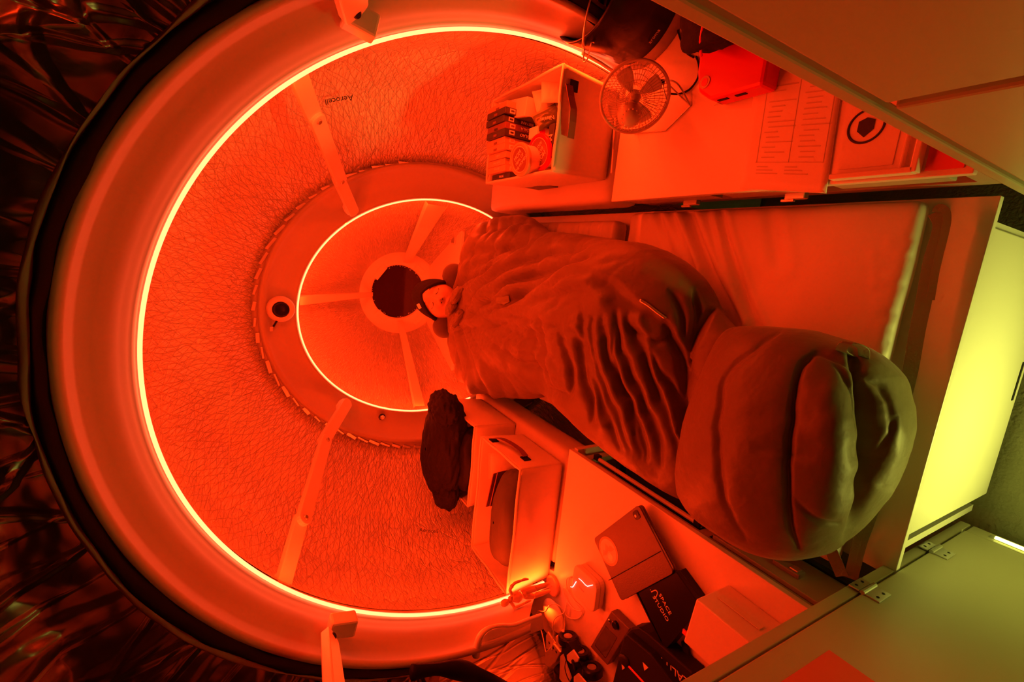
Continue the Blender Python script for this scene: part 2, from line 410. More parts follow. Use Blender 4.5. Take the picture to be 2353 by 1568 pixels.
# seam of the foil cell
def seam():
    P = [Vector(p) for p in []]
    for y in (850, 900, 950, 1000, 1050, 1090):
        # where the line meets the bulged wall: walk along the ray to the wall
        r = ray(533 - (y - 850) * 0.02, y); best = None
        for k in range(400):
            Y = 1.15 + k * 0.0022; p = EYE + r * (Y / r.y)
            # wall radius factor at this Y
            c = E1.c; v = Vector((p.x - c[0], 0, p.z - c[1] - 1.75)); th = math.atan2(v.z, v.x)
            ks = [(1.222, 1.004), (1.3, 1.03), (1.5, 1.05), (1.72, 0.98)]
            f = 0.9
            for (y0, k0), (y1, k1) in zip(ks, ks[1:]):
                if y0 <= Y <= y1: f = k0 + (k1 - k0) * (Y - y0) / (y1 - y0)
            w = (E1.p(th, Y, f) - Vector((c[0], Y, c[1] + 1.75))).length
            if Y > 1.2 and Y < 1.72 and v.length < w: best = p; break
        if best: P.append(best)
    if len(P) > 2: tag(obj('trim_4', MB().tube([p + Vector((-0.004, 0.0, 0.002)) for p in P], 0.0008, 5), 'foil_seam'), kind='structure')
M['foil_seam'] = mat('foil_tape', (0.70, 0.70, 0.70), 0.3, 0.6, bstr=0.3)
seam()
# second ring with its rim
ring_obj('trim_5', [lambda t: FO.p(t, 2.05, 1.03), lambda t: FO.p(t, 2.018, 1.012), lambda t: FO.p(t, 2.012, 0.995), lambda t: FO.p(t, 2.022).lerp(FI.p(t, 2.022), 0.4), lambda t: FI.p(t, 2.0, 1.03), lambda t: FI.p(t, 1.992, 1.012), lambda t: FI.p(t, 2.0, 0.995), lambda t: FI.p(t, 2.03, 0.98),
    lambda t: E2.p(t, 2.045, 1.03), lambda t: E2.p(t, 2.04, 1.012), lambda t: E2.p(t, 2.065, 1.005)], 200, 'flange', sub=1)
def tabs():
    mb = MB()
    for k in range(46):
        th = math.radians(20 + k * 4.6)
        p = FO.p(th, 2.01, 1.006); q = FO.p(th + 0.03, 2.01, 1.012); a = (q - p).normalized(); n = Vector((p.x + 0.29, 0, p.z - 0.95)).normalized()
        R = Matrix((a, Vector((0, 1, 0)), n)).transposed()
        mb.box(p, (0.045 + 0.01 * math.sin(k * 7), 0.006, 0.012 + 0.004 * math.cos(k * 3)), R)
    o = obj('trim_6', mb, 'foil_seam', bevel=0.0015); struct(o)
tabs()
ring_obj('wall_end', [lambda t: E2.p(t, 2.06, 1.006), lambda t: E2.p(t, 2.1, 1.0), lambda t: EW.p(t, 2.755, 0.93)], 160, 'foil2', disp=soft(4, 0.012), sub=14)
WC = atY(916, 671, 2.745)
def window():
    o = ring_obj('window_1', [lambda t: EW.p(t, 2.765, 1.02), lambda t: EW.p(t, 2.735, 1.0), lambda t: EW.p(t, 2.733, 0.985), lambda t: Vector((WC.x + 0.172 * math.cos(t), 2.733, WC.z + 0.172 * math.sin(t))),
        lambda t: Vector((WC.x + 0.162 * math.cos(t), 2.738, WC.z + 0.162 * math.sin(t))), lambda t: Vector((WC.x + 0.160 * math.cos(t), 2.765, WC.z + 0.160 * math.sin(t)))], 96, 'white')
    mb = MB().lathe([(0.162, 0), (0.162, 0.004)], (WC.x, 2.757, WC.z), (0, 1, 0), 64)
    obj('pane', mb, 'pane', o)
    # tape pieces on the surround
    for (x0, y0), (x1, y1) in (((862, 640), (885, 612)), ((866, 716), (888, 735)), ((955, 612), (975, 630)), ((975, 720), (952, 745))):
        a = atY(x0, y0, 2.731); b = atY(x1, y1, 2.731); d = (b - a); n = Vector((0, -1, 0)); s = d.cross(n).normalized() * 0.017
        obj('tape_piece', MB().prism([a - s, a + s, b + s, b - s], n * 0.001), 'clear', o)
    # chipped sealant at the pane's edge
    for k in range(70):
        pass
    mb = MB()
    rnd = random.Random(3)
    for k in range(60):
        t = rnd.uniform(0, 2 * PI); r = rnd.uniform(0.150, 0.161); c = Vector((WC.x + r * math.cos(t), 2.755, WC.z + r * math.sin(t)))
        mb.box(c, (rnd.uniform(0.002, 0.008), 0.002, rnd.uniform(0.002, 0.006)), Matrix.Rotation(rnd.uniform(0, 3), 3, 'Y'))
    s = obj('sealant_flakes', mb, 'foil_seam', o); s['kind'] = 'stuff'
window()
# flat ribs of the end cell (over the foil, from the second ring to the window surround)
def rib(name, a, b, w0, w1):
    a = Vector(a); b = Vector(b); d = (b - a).normalized()
    c = Vector((-0.28, (a.y + b.y) / 2, 0.95)); mid = (a + b) / 2; n = (c - mid); n.y = 0; n = (n - d * n.dot(d)).normalized(); s = d.cross(n).normalized()
    mb = MB().grid([[a - s * w0 - n * 0.012, a - s * w0 * 0.8 + n * 0.005, a + s * w0 * 0.8 + n * 0.005, a + s * w0 - n * 0.012], [b - s * w1 - n * 0.004, b - s * w1 * 0.8 + n * 0.003, b + s * w1 * 0.8 + n * 0.003, b + s * w1 - n * 0.004]])
    struct(obj(name, mb, 'white', smooth=False))
rib('trim_7', atY(686, 692, 2.07), atY(856, 677, 2.72), 0.022, 0.014)
rib('trim_8', atY(1005, 470, 2.07), atY(935, 603, 2.72), 0.055, 0.024)
rib('trim_9', atY(965, 935, 2.07), atY(920, 738, 2.72), 0.03, 0.018)
# ------------------------------------------------------------------ LED strips
def led_arc(E, Y, k, pr, pl, r, name, label, m='led', group=None):
    def th(px, py):
        p = atY(px, py, Y); return math.atan2(p.z - E.c[1] - 1.75, p.x - E.c[0])
    a = th(*pr); b = th(*pl)
    if b < a: b += 2 * PI
    n = 180; P = [E.p(a + (b - a) * i / n, Y, k) for i in range(n + 1)]
    t = thing(name, label, 'light', P[0])
    obj('glowing_tube', MB().tube(P, r, 6), m, t, smooth=True)
    # carrier: thin white channel just behind it
    Q = [E.p(a + (b - a) * i / n, Y + 0.009, k * 1.004) for i in range(n + 1)]
    obj('channel', MB().tube(Q, r * 1.05, 4), 'white', t)
    return t
def led_lamps(E, Y, k, n, a0, a1, power, tilt, w):
    for i in range(n):
        th = math.radians(a0 + (a1 - a0) * (i + 0.5) / n); p = E.p(th, Y, k); q = E.p(th, Y, k * 0.4); q.y += tilt
        o = area('led_strip_light', p, q, w, 0.008, power / n, RED)
        o.rotation_euler = Matrix((Vector((0, 1, 0)).cross((p - q)).normalized(), ((p - q).normalized()).cross(Vector((0, 1, 0)).cross((p - q)).normalized()), (p - q).normalized())).transposed().to_euler()
led_lamps(E1, 1.185, 0.985, 18, -10, 192, LED_W[0] * 0.54, 0.45, 0.17)
led_lamps(E1, 1.180, 0.985, 18, -10, 192, LED_W[0] * 0.46, -0.25, 0.17)
led_lamps(E2, 2.045, 0.965, 10, -20, 205, LED_W[1] * 0.6, 0.30, 0.18)
led_lamps(E2, 2.015, 0.96, 10, -20, 205, LED_W[1] * 0.4, -0.12, 0.18)
led_arc(E1, 1.192, 0.998, (1404, 168), (1250, 1339), 0.0047, 'led_strip', 'bright red led strip curving round the large near ring')
led_arc(E2, 2.042, 1.0, (1131, 502), (1085, 925), 0.0036, 'led_strip', 'thin bright led ring on the smaller far ring behind the sleeper')
# ------------------------------------------------------------------ desks and shelves in the setting's own furniture
ZD = 0.75
def slab(name, poly, z0, z1, m, label, cat, bevel=0.002, parent=None):
    o = obj(name, MB().prism([(x, y, z0) for x, y in poly], (0, 0, z1 - z0)), m, parent, bevel=bevel)
    if label: tag(o, label, cat)
    return o
tL = thing('desk', 'white desk with under-desk flap fronts left of the bed, tablet lying on it', 'desk', (-1.0, 0.77, 0))
slab('desktop', [(-0.655, 0.338), (-0.655, 1.195), (-1.15, 1.195), (-1.20, 1.34), (-1.42, 1.34), (-1.42, 0.338)], ZD - 0.018, ZD, 'laminate', None, None, parent=tL)
# bedside face of the left desk: frame, open bay, closed flap with latch
XF = -0.668
fr = MB()
fr.box((XF - 0.01, 0.765, 0.718), (0.018, 0.85, 0.028)).box((XF - 0.01, 0.765, 0.57), (0.018, 0.85, 0.02))
for y in (0.345, 0.66, 1.14): fr.box((XF - 0.01, y, 0.643), (0.0178, 0.03, 0.13))
obj('front_frame', fr, 'flange', tL, bevel=0.001)
obj('back_panel', MB().box((-1.0, 0.765, 0.62), (0.02, 0.85, 0.22)), 'dark', tL)
obj('bay_floor', MB().box((-0.84, 0.765, 0.52), (0.32, 0.85, 0.02)), 'dark', tL)
obj('flap_door', MB().box((XF + 0.003, 0.502, 0.643), (0.012, 0.27, 0.118)), 'flange', tL, bevel=0.002)
lt = obj('latch', MB().box((XF + 0.014, 0.47, 0.652), (0.012, 0.062, 0.03)), 'grey', tL, bevel=0.003)
obj('latch_tongue', MB().box((XF + 0.021, 0.455, 0.652), (0.006, 0.02, 0.02)), 'metal', lt, bevel=0.002)
rl = obj('rail', MB().tube([(XF + 0.006, 1.12, 0.69), (XF + 0.006, 0.68, 0.69)], 0.007, 8), 'white', tL)
obj('rail_clip', MB().box((XF + 0.01, 0.69, 0.69), (0.018, 0.02, 0.022)), 'blackm', rl, bevel=0.002)
obj('rail_clip', MB().box((XF + 0.01, 1.11, 0.69), (0.018, 0.02, 0.022)), 'blackm', rl, bevel=0.002)
obj('side_panel', MB().box((-1.0, 1.18, 0.37), (0.7, 0.02, 0.72)), 'white', tL)
tR = thing('desk', 'white desk with flaps below its edge right of the bed, under fan and papers', 'desk', (0.6, 0.7, 0))
slab('desktop', [(0.2, 0.30), (0.2, 1.145), (1.02, 1.145), (1.02, 0.30)], ZD - 0.018, ZD, 'laminate', None, None, parent=tR)
obj('back_panel', MB().box((0.30, 0.72, 0.60), (0.02, 0.84, 0.26)), 'dark', tR)
fr = MB(); fr.box((0.222, 0.72, 0.59), (0.018, 0.84, 0.03)).box((0.222, 1.13, 0.655), (0.0178, 0.03, 0.13)).box((0.222, 0.32, 0.655), (0.0178, 0.03, 0.13))
obj('front_frame', fr, 'flange', tR, bevel=0.001)
for y0, y1 in ((0.80, 1.10), (0.56, 0.77)):
    f = obj('flap_door', MB().box((0.206, (y0 + y1) / 2, 0.70), (0.010, y1 - y0, 0.045)), 'flange', tR, bevel=0.0015)
    obj('latch', MB().box((0.196, (y0 + y1) / 2 - 0.05, 0.672), (0.014, 0.045, 0.018)), 'metal', f, bevel=0.002)
    obj('latch_tongue', MB().box((0.188, (y0 + y1) / 2 - 0.03, 0.668), (0.006, 0.03, 0.008)), 'metal', f, bevel=0.001)
obj('flap_door', MB().box((0.208, 0.43, 0.70), (0.010, 0.18, 0.04)), 'flange', tR, bevel=0.0015)
obj('side_panel', MB().box((0.61, 1.135, 0.37), (0.76, 0.02, 0.72)), 'white', tR)
def pillowbox(name, c, size, m, amp=0.006, nx=18, ny=30, nz=6, e=0.035, seed=0.0, wr=None, parent=None):
    """upholstered block: rounded box with soft wrinkles"""
    c = Vector(c); h = Vector(size) / 2; bm = bmesh.new()
    mb = MB()
    def face(o, a, b, na, nb):
        rows = [[o + a * (i / na) + b * (j / nb) for j in range(nb + 1)] for i in range(na + 1)]; mb.grid(rows)
    X = Vector((2 * h.x, 0, 0)); Y = Vector((0, 2 * h.y, 0)); Z = Vector((0, 0, 2 * h.z)); o = c - h
    face(o, Y, X, ny, nx); face(o + Z, X, Y, nx, ny); face(o, X, Z, nx, nz); face(o + Y, Z, X, nz, nx); face(o, Z, Y, nz, ny); face(o + X, Y, Z, ny, nz)
    for i, p in enumerate(mb.v):
        q = p - c; r = Vector((min(max(q.x, -h.x + e), h.x - e), min(max(q.y, -h.y + e), h.y - e), min(max(q.z, -h.z + min(e, h.z * .9)), h.z - min(e, h.z * .9))))
        d = q - r
        if d.length > 1e-9:
            ee = min(e, h.z * 0.9); m_ = max(abs(d.x), abs(d.y), abs(d.z)); d = d.normalized() * m_
        p2 = c + r + d
        nn = (q - Vector((0, 0, 0))); top = smoothstep(h.z * 0.2, h.z, q.z)
        bulge = (1 - (q.x / h.x) ** 4) * (1 - (q.y / h.y) ** 4)
        p2.z += top * (bulge * amp + (wr(p2) if wr else 0))
        p2 += Vector((0.25, 0.25, 0.5)) * amp * noise.noise(p * 9 + Vector((seed, 0, 0)))
        mb.v[i] = p2
    ob = obj(name, mb, m, parent, smooth=True)
    me = ob.data; b2 = bmesh.new(); b2.from_mesh(me); bmesh.ops.remove_doubles(b2, verts=b2.verts, dist=0.0006); bmesh.ops.recalc_face_normals(b2, faces=b2.faces); b2.to_mesh(me); b2.free()
    me.polygons.foreach_set('use_smooth', [True] * len(me.polygons))
    return ob
# padded shelves of the middle cell
def pleatY(seed, a=0.004):
    return lambda p: 0
s1 = pillowbox('padded_shelf', (0.40, 1.585, 0.680), (0.40, 0.84, 0.128), 'pvc', amp=0.005, e=0.02, seed=2)
tag(s1, 'long padded white shelf under the box of food packets', 'shelf')
s2 = pillowbox('padded_shelf', (-0.91, 1.60, 0.680), (0.46, 0.78, 0.128), 'pvc', amp=0.005, e=0.02, seed=5)
tag(s2, 'padded white shelf under the two fabric boxes beside the black jacket', 'shelf')
# end cabinet under the window
tC = thing('end_cabinet', 'white cabinet with tapering lid behind the sleeper under the round window', 'cabinet', (-0.28, 2.5, 0.45))
lid = obj('lid', MB().prism([(0.19, 2.285, 0.735), (-0.07, 2.73, 0.735), (-0.50, 2.73, 0.735), (-0.745, 2.285, 0.735)], (0, 0, 0.018)), 'laminate', tC, bevel=0.002)
for px, py in ((1042, 552), (1018, 832)):
    c = atZ(px, py, 0.757)
    k = obj('finger_pull', MB().box(c, (0.045, 0.055, 0.007)), 'ink', tC, bevel=0.003)
    obj('pull_recess', MB().box(c + Vector((0, 0, 0.0035)), (0.03, 0.038, 0.003)), 'grey', k, bevel=0.002)
obj('front_rail', MB().prism([(0.185, 2.29, 0.70), (-0.74, 2.29, 0.70), (-0.74, 2.29, 0.733), (0.185, 2.29, 0.733)], (0, 0.02, 0)), 'flange', tC, bevel=0.001)
obj('front_panel', MB().prism([(0.16, 2.30, 0.50), (-0.72, 2.30, 0.50), (-0.74, 2.30, 0.697), (0.18, 2.30, 0.697)], (0, 0.02, 0)), 'laminate', tC, bevel=0.001)
# ------------------------------------------------------------------ bed
tB = thing('bed', 'white bed box whose foot board faces the camera in greenish light', 'bed', (-0.2, 1.2, 0.04))
obj('platform', MB().box((-0.20, 1.175, 0.551), (0.79, 1.73, 0.018)), 'laminate', tB, bevel=0.002)
fb = obj('foot_board', MB().box((-0.18, 0.322, 0.29), (0.64, 0.018, 0.50)), 'white', tB, bevel=0.002)
obj('finger_slot', MB().box((-0.185, 0.3125, 0.075), (0.10, 0.003, 0.012)), 'blackm', fb, bevel=0.001)
obj('side_board', MB().box((-0.55, 1.18, 0.29), (0.018, 1.70, 0.50)), 'white', tB)
obj('side_board', MB().box((0.15, 1.18, 0.29), (0.018, 1.70, 0.50)), 'white', tB)
FOLDS = [([(1512, 486), (1528, 540), (1545, 590)], 7, .006), ([(1545, 486), (1572, 550), (1600, 620)], 8, .010), ([(1580, 486), (1606, 560), (1640, 640), (1695, 745)], 12, .022),
    ([(1656, 486), (1682, 580), (1715, 680), (1760, 780)], 8, .010), ([(1640, 560), (1700, 660), (1740, 700)], 3, .003), ([(1770, 486), (1790, 600)], 16, .004)]
for k in range(9): FOLDS.append(([(2100 - k * 6, 560 + k * 34), (2050 - (k * 37) % 40, 548 + k * 34 + (k * 13) % 9)], 5, .004))
def wr_low(p):
    x, y = project_np(np.array([list(p)])); s = 0
    for poly, w, d in FOLDS:
        q = float(seg_dist(x, y, poly)[0]); s -= d * math.exp(-(q / w) ** 2); s += 0.6 * d * math.exp(-((q - 2 * w) / w) ** 2)
    return s
mt = pillowbox('bed_cushion', (-0.215, 0.80, 0.589), (0.80, 0.80, 0.05), 'pvc', amp=0.006, nx=70, ny=110, e=0.02, seed=1, wr=wr_low)
tag(mt, 'wide white mattress cushion under the foot of the sleeping bag', 'cushion')
def wr_up(p):
    e = smoothstep(-0.45, -0.58, p.x) + smoothstep(0.02, 0.12, p.x)
    return 0.008 * e * (math.sin(p.y * 75 + 2 * math.sin(p.y * 19)) ** 3) + 0.002 * math.sin(p.y * 30)
mu = pillowbox('bed_cushion', (-0.22, 1.64, 0.605), (0.76, 0.80, 0.08), 'pvc', amp=0.006, nx=60, ny=120, e=0.025, seed=3, wr=wr_up)
tag(mu, 'pleated white mattress cushion under the shoulders of the sleeper', 'cushion')
# ------------------------------------------------------------------ tall cabinets left and right of the aisle
tK = thing('tall_cabinet', 'tall pale cabinet with two horizontal seams, blurred at the top right', 'cabinet', (0.55, -0.2, 0.0))
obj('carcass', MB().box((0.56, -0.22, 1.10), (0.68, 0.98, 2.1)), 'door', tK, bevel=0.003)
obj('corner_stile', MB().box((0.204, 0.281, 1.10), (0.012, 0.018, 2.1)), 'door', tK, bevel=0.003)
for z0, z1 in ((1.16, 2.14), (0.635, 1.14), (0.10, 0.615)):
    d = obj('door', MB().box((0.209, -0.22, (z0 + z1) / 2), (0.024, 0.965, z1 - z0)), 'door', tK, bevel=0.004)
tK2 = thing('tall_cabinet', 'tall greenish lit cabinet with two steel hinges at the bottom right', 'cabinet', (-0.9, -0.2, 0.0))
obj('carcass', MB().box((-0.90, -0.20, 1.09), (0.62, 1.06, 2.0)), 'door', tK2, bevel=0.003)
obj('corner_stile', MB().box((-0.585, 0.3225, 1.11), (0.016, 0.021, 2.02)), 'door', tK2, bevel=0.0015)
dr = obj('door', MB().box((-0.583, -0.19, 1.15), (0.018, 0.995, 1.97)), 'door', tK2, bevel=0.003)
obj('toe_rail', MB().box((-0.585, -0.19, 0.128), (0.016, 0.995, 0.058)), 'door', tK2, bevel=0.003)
for px, py in ((2152, 1266), (1998, 1358)):
    c = atX(px, py, -0.574)
    h = obj('hinge', MB().box(c + Vector((0.0015, 0.017, 0)), (0.003, 0.018, 0.05)).box(c + Vector((0.0015, -0.014, 0)), (0.003, 0.024, 0.05)), 'metal', tK2, bevel=0.0005)
    obj('knuckle', MB().tube([c + Vector((0.003, 0.002, -0.027)), c + Vector((0.003, 0.002, 0.027))], 0.0045, 10), 'metal', h, smooth=False)
    for dy in (0.018, -0.018):
        for dz in (-0.012, 0.012): obj('screw', MB().lathe([(0.003, 0), (0.0025, 0.001)], c + Vector((0.003, dy, dz)), (1, 0, 0), 8), 'blackm', h)
tl = thing('toe_light', 'slim glowing yellow green light bar low on the right-hand edge', 'light', (-0.573, -0.1, 0.12))
obj('glowing_bar', MB().box((-0.5735, -0.18, 0.129), (0.005, 0.88, 0.009)), 'ledy', tl)
obj('bar_holder', MB().box((-0.5765, -0.18, 0.129), (0.0015, 0.90, 0.016)), 'metal', tl)
A = [atX(x, y, -0.5735) for x, y in ((1905, 1495), (1785, 1575), (1860, 1660), (2015, 1572))]
tag(obj('red_card', MB().prism(A, (0.0008, 0, 0)), 'redpaper'), 'orange red card stuck on the cabinet door at the bottom edge', 'card')
# ================================================================== SLEEPING BAG AND SLEEPER
def interp_keys(K, n):
    A = np.array(K, float); m = len(A) - 1; out = []
    for k in range(n + 1):
        t = k / n * m; i = min(int(t), m - 1); f = t - i
        p0 = A[max(i - 1, 0)]; p1 = A[i]; p2 = A[i + 1]; p3 = A[min(i + 2, m)]
        out.append(0.5 * ((2 * p1) + (p2 - p0) * f + (2 * p0 - 5 * p1 + 4 * p2 - p3) * f * f + (3 * p1 - p0 - 3 * p2 + p3) * f ** 3))
    return np.array(out)
def loft_bag(name, K, ns, nt, creases, ridges, steps, parent, m, zfloor=0.612, nz=0.004, fan=None, seed=0.0):
    """K rows: right silhouette x,y, left silhouette x,y (photo pixels give directions, the z columns give true heights), z_mid, z_crown"""
    S = interp_keys(K, ns); rows = []
    for s in S:
        zm, zc = s[4], s[5]
        P = np.array(atZ(s[0], s[1], zm)); Q = np.array(atZ(s[2], s[3], zm)); row = []
        for k in range(nt):
            a = 2 * PI * k / nt
            u = 0.5 - 0.5 * math.cos(a); side = math.sin(a)
            p = P + (Q - P) * u
            if side >= 0:
                p = p.copy(); p[2] = zm + (zc - zm) * (side ** 0.75)
            else:
                p = P + (Q - P) * (0.5 + (u - 0.5) * (1 - 0.12 * abs(side))); p[2] = zm - (zm - min(s[6] if len(s) > 6 else zfloor, zm - 0.002)) * (abs(side) ** 0.6)
            row.append(p)
        rows.append(row)
    V = np.array(rows)                        # ns+1, nt, 3
    # outward normals from the grid
    dS = np.gradient(V, axis=0); dT = np.roll(V, -1, axis=1) - np.roll(V, 1, axis=1)
    N = np.cross(dT, dS); N /= (np.linalg.norm(N, axis=2, keepdims=True) + 1e-12)
    cen = V.mean(axis=1, keepdims=True); flip = ((N * (V - cen)).sum(2) < 0); N[flip] *= -1
    F = V.reshape(-1, 3); NN = N.reshape(-1, 3); x, y = project_np(F)
    up = np.clip(NN[:, 2] * 1.6 + 0.45, 0, 1)
    tot = np.zeros(len(F))
    wx = np.array([noise.noise(Vector((a_ * 0.02, b_ * 0.02, 1.0 + seed))) for a_, b_ in zip(x, y)]); wy = np.array([noise.noise(Vector((a_ * 0.02, b_ * 0.02, 7.0 + seed))) for a_, b_ in zip(x, y)])
    x = x + 7 * wx; y = y + 7 * wy
    for poly, w, d in creases:
        if poly[0][0] < 1130 and poly[0][1] < 760: d = d * 1.7
        q, T = seg_dist_t(x, y, fine(poly)); tp = np.sin(np.clip(T, 0.0, 1.0) * PI * 0.86 + 0.22) ** 0.8; ww = w * (0.65 + 0.6 * tp)
        tot -= 1.25 * d * tp * np.exp(-(q / ww) ** 2) + 0.35 * d * tp * np.exp(-(q / (3.2 * ww)) ** 2)
    if fan:
        dx, dy = x - fan[0], y - fan[1]; ph = np.arctan2(dy, dx); rr = np.hypot(dx, dy)
        for amp, kf, kr, sd in ((fan[2], 4.2, 230, 1.0), (fan[2] * 0.55, 9.5, 260, 6.0)):
            nn = np.array([abs(noise.noise(Vector((a_ * kf, b_ / kr, sd)))) for a_, b_ in zip(ph, rr)])
            tot += amp * (0.35 - np.minimum(nn * 1.6, 1.0) ** 0.7) * -1 * np.clip((rr - 18) / 60, 0, 1) * np.exp(-(rr / 330) ** 4)
    for poly, w, d in ridges:
        q = seg_dist(x, y, fine(poly)); tot += d * np.exp(-(q / w) ** 2)
    for poly, w, d, reach in steps:
        q = side_dist(x, y, fine(poly)); tot += d * (1 / (1 + np.exp(-q / w))) * np.exp(-(np.maximum(q, 0) / reach) ** 2)
    F = F + NN * (tot * up)[:, None]
    out = []
    for i, p in enumerate(F):
        v = Vector(p); n1 = noise.fractal(Vector((v.x * 9 + seed, v.y * 5, v.z * 9)), 1.0, 2.1, 3) - 0.9 * abs(noise.noise(Vector((v.x * 14 + v.y * 9, v.y * 5 - v.x * 6 + seed, 3))))
        v += Vector(NN[i]) * nz * n1
        if v.z < zfloor: v.z = zfloor
        out.append(v)
    V2 = [out[i * nt:(i + 1) * nt] for i in range(ns + 1)]
    mb = MB().grid(V2, closed=True)
    mb.f.append(tuple(range(nt))[::-1]); mb.f.append(tuple(range(ns * nt, (ns + 1) * nt)))
    return obj(name, mb, m, parent, smooth=True)
def Zc(L): return [(1000 + a / 2.529, 480 + b / 2.529) for a, b in L]
def Zf(L): return [(1500 + a / 1.742, 440 + b / 1.742) for a, b in L]
bagT = thing('sleeping_bag', 'large padded sleeping bag with a round foot end wrapped round the sleeper', 'sleeping bag', (-0.2, 1.2, 0.6))
KB = [  # right x,y | left x,y | z_mid | z_crown
    (1072, 642, 1056, 750, .88, .90), (1090, 603, 1062, 790, .83, .91), (1108, 552, 1066, 820, .79, .905), (1135, 512, 1072, 852, .77, .905), (1172, 497, 1085, 876, .755, .91), (1212, 500, 1110, 897, .75, .92),
    (1262, 533, 1170, 915, .745, .92), (1320, 541, 1235, 917, .74, .93), (1372, 548, 1272, 912, .74, .95), (1432, 557, 1318, 930, .735, .965), (1492, 566, 1362, 965, .73, .96), (1545, 588, 1402, 1010, .72, .93),
    (1590, 618, 1445, 1055, .71, .89), (1625, 655, 1490, 1092, .70, .85), (1648, 700, 1535, 1125, .69, .81), (1672, 735, 1580, 1148, .69, .79), (1705, 765, 1615, 1130, .69, .78)]
D = 0.020
CB = [(Zc([(150, 330), (260, 250), (400, 215), (560, 160)]), 6, .010), (Zc([(120, 470), (220, 330), (380, 240), (540, 190)]), 6, .014),
    (Zc([(150, 620), (250, 450), (420, 330), (640, 250), (880, 230)]), 7, .018), (Zc([(170, 630), (330, 500), (500, 400), (700, 330), (900, 300)]), 7, .018),
    (Zc([(200, 620), (400, 560), (520, 470), (700, 350)]), 7, .018), (Zc([(110, 700), (260, 690), (450, 640), (540, 600)]), 4, .006),
    (Zc([(240, 160), (330, 110), (470, 70), (560, 90)]), 5, .008), (Zc([(90, 520), (170, 420), (260, 360), (420, 270)]), 5, .010),
    (Zc([(530, 640), (520, 800), (540, 960), (600, 1060), (670, 1080)]), 9, .030), (Zc([(600, 640), (590, 800), (600, 930), (650, 1040), (760, 1090)]), 7, .018),
    (Zc([(720, 720), (750, 860), (790, 1000), (780, 1090)]), 7, .018), (Zc([(740, 720), (820, 760), (850, 900), (890, 1100), (920, 1230)]), 8, .022),
    (Zc([(830, 560), (850, 700), (900, 950), (980, 1180), (1080, 1400)]), 7, .012),
    (Zc([(960, 640), (1000, 900), (1080, 1100), (1180, 1300), (1220, 1450)]), 8, .020), (Zc([(1050, 600), (1080, 850), (1160, 1050), (1260, 1280), (1310, 1480)]), 8, .020),
    (Zc([(1110, 620), (1150, 750), (1230, 950), (1330, 1200), (1400, 1450)]), 7, .018), (Zc([(1250, 830), (1320, 980), (1400, 1150), (1450, 1350), (1480, 1560)]), 8, .022),
    (Zc([(1330, 640), (1400, 800), (1430, 1000), (1440, 1200), (1500, 1540)]), 8, .022), (Zc([(1360, 480), (1410, 560), (1440, 680), (1470, 800)]), 6, .014),
    (Zc([(1490, 470), (1520, 620), (1480, 780)]), 6, .016), (Zc([(1600, 590), (1530, 700), (1480, 820), (1460, 980)]), 8, .022), (Zc([(560, 560), (650, 500), (760, 480), (870, 500)]), 5, .008),
    (Zc([(640, 590), (700, 520), (790, 500)]), 5, .006), (Zc([(420, 920), (440, 780), (520, 650)]), 6, .008), (Zc([(330, 900), (400, 740), (500, 640)]), 5, .005),
    (Zc([(1110, 690), (1180, 740), (1270, 770), (1380, 740)]), 6, .012), (Zc([(1020, 700), (1040, 980), (1120, 1220), (1190, 1450)]), 5, .010), (Zc([(900, 640), (930, 900), (1030, 1180), (1130, 1400)]), 5, .008)]
RB = [(Zc([(760, 430), (880, 440), (960, 520)]), 26, .018), (Zc([(820, 640), (860, 900), (980, 1250)]), 16, .012), (Zc([(1180, 650), (1280, 900), (1390, 1300)]), 12, .010), (Zc([(300, 850), (250, 980)]), 40, .02)]
SB = [(Zc([(100, 720), (300, 625), (500, 575), (590, 490), (700, 420), (800, 365), (900, 368), (1000, 410), (1100, 480), (1200, 560), (1330, 650), (1420, 750), (1465, 850)]), 2.2, .016, 170)]
KF_FLOOR = {-1: .70, -2: .665, -3: .635}
body_bag = loft_bag('bag_body', KB, 400, 190, CB, RB, SB, bagT, 'bag', seed=1, fan=(1035, 700, 0.030))
KF = [(1668, 770, 1584, 1100, .74, .78), (1690, 753, 1583, 1140, .75, .85), (1735, 749, 1625, 1185, .755, .90), (1790, 751, 1690, 1225, .755, .925), (1850, 757, 1760, 1262, .75, .93), (1915, 772, 1835, 1279, .745, .92),
    (1975, 793, 1905, 1272, .74, .90), (2025, 822, 1955, 1240, .735, .875), (2058, 858, 1995, 1190, .73, .84), (2078, 900, 2028, 1150, .72, .80), (2090, 955, 2056, 1095, .715, .765), (2092, 1000, 2080, 1050, .715, .73)]
KF = [tuple(k) + (KF_FLOOR.get(i - len(KF), .612),) for i, k in enumerate(KF)]
CF = [(Zf([(640, 650), (595, 690), (560, 850), (545, 1050), (545, 1300), (580, 1430)]), 6, .012), (Zf([(800, 640), (850, 780), (880, 1000), (870, 1150), (830, 1300), (780, 1400)]), 11, .032),
    (Zf([(500, 565), (330, 680), (270, 800), (255, 950), (265, 1150), (300, 1290), (370, 1390)]), 7, .007), (Zf([(600, 690), (660, 645), (720, 660), (800, 700)]), 5, .007), (Zf([(400, 1010), (480, 1040), (640, 1060)]), 5, .004),
    (Zf([(560, 1240), (640, 1290), (740, 1330)]), 6, .005), (Zf([(880, 1110), (920, 1060), (960, 900)]), 5, .004), (Zf([(860, 720), (930, 800), (950, 950)]), 6, .006), (Zf([(720, 680), (800, 800), (830, 950)]), 6, .006)]
RF = [(Zf([(700, 850), (720, 1050), (700, 1250)]), 50, .016), (Zf([(950, 850), (970, 1000), (930, 1200)]), 26, .012)]
loft_bag('foot_box', KF, 260, 200, CF, RF, [], bagT, 'bag', nz=0.003, seed=5)
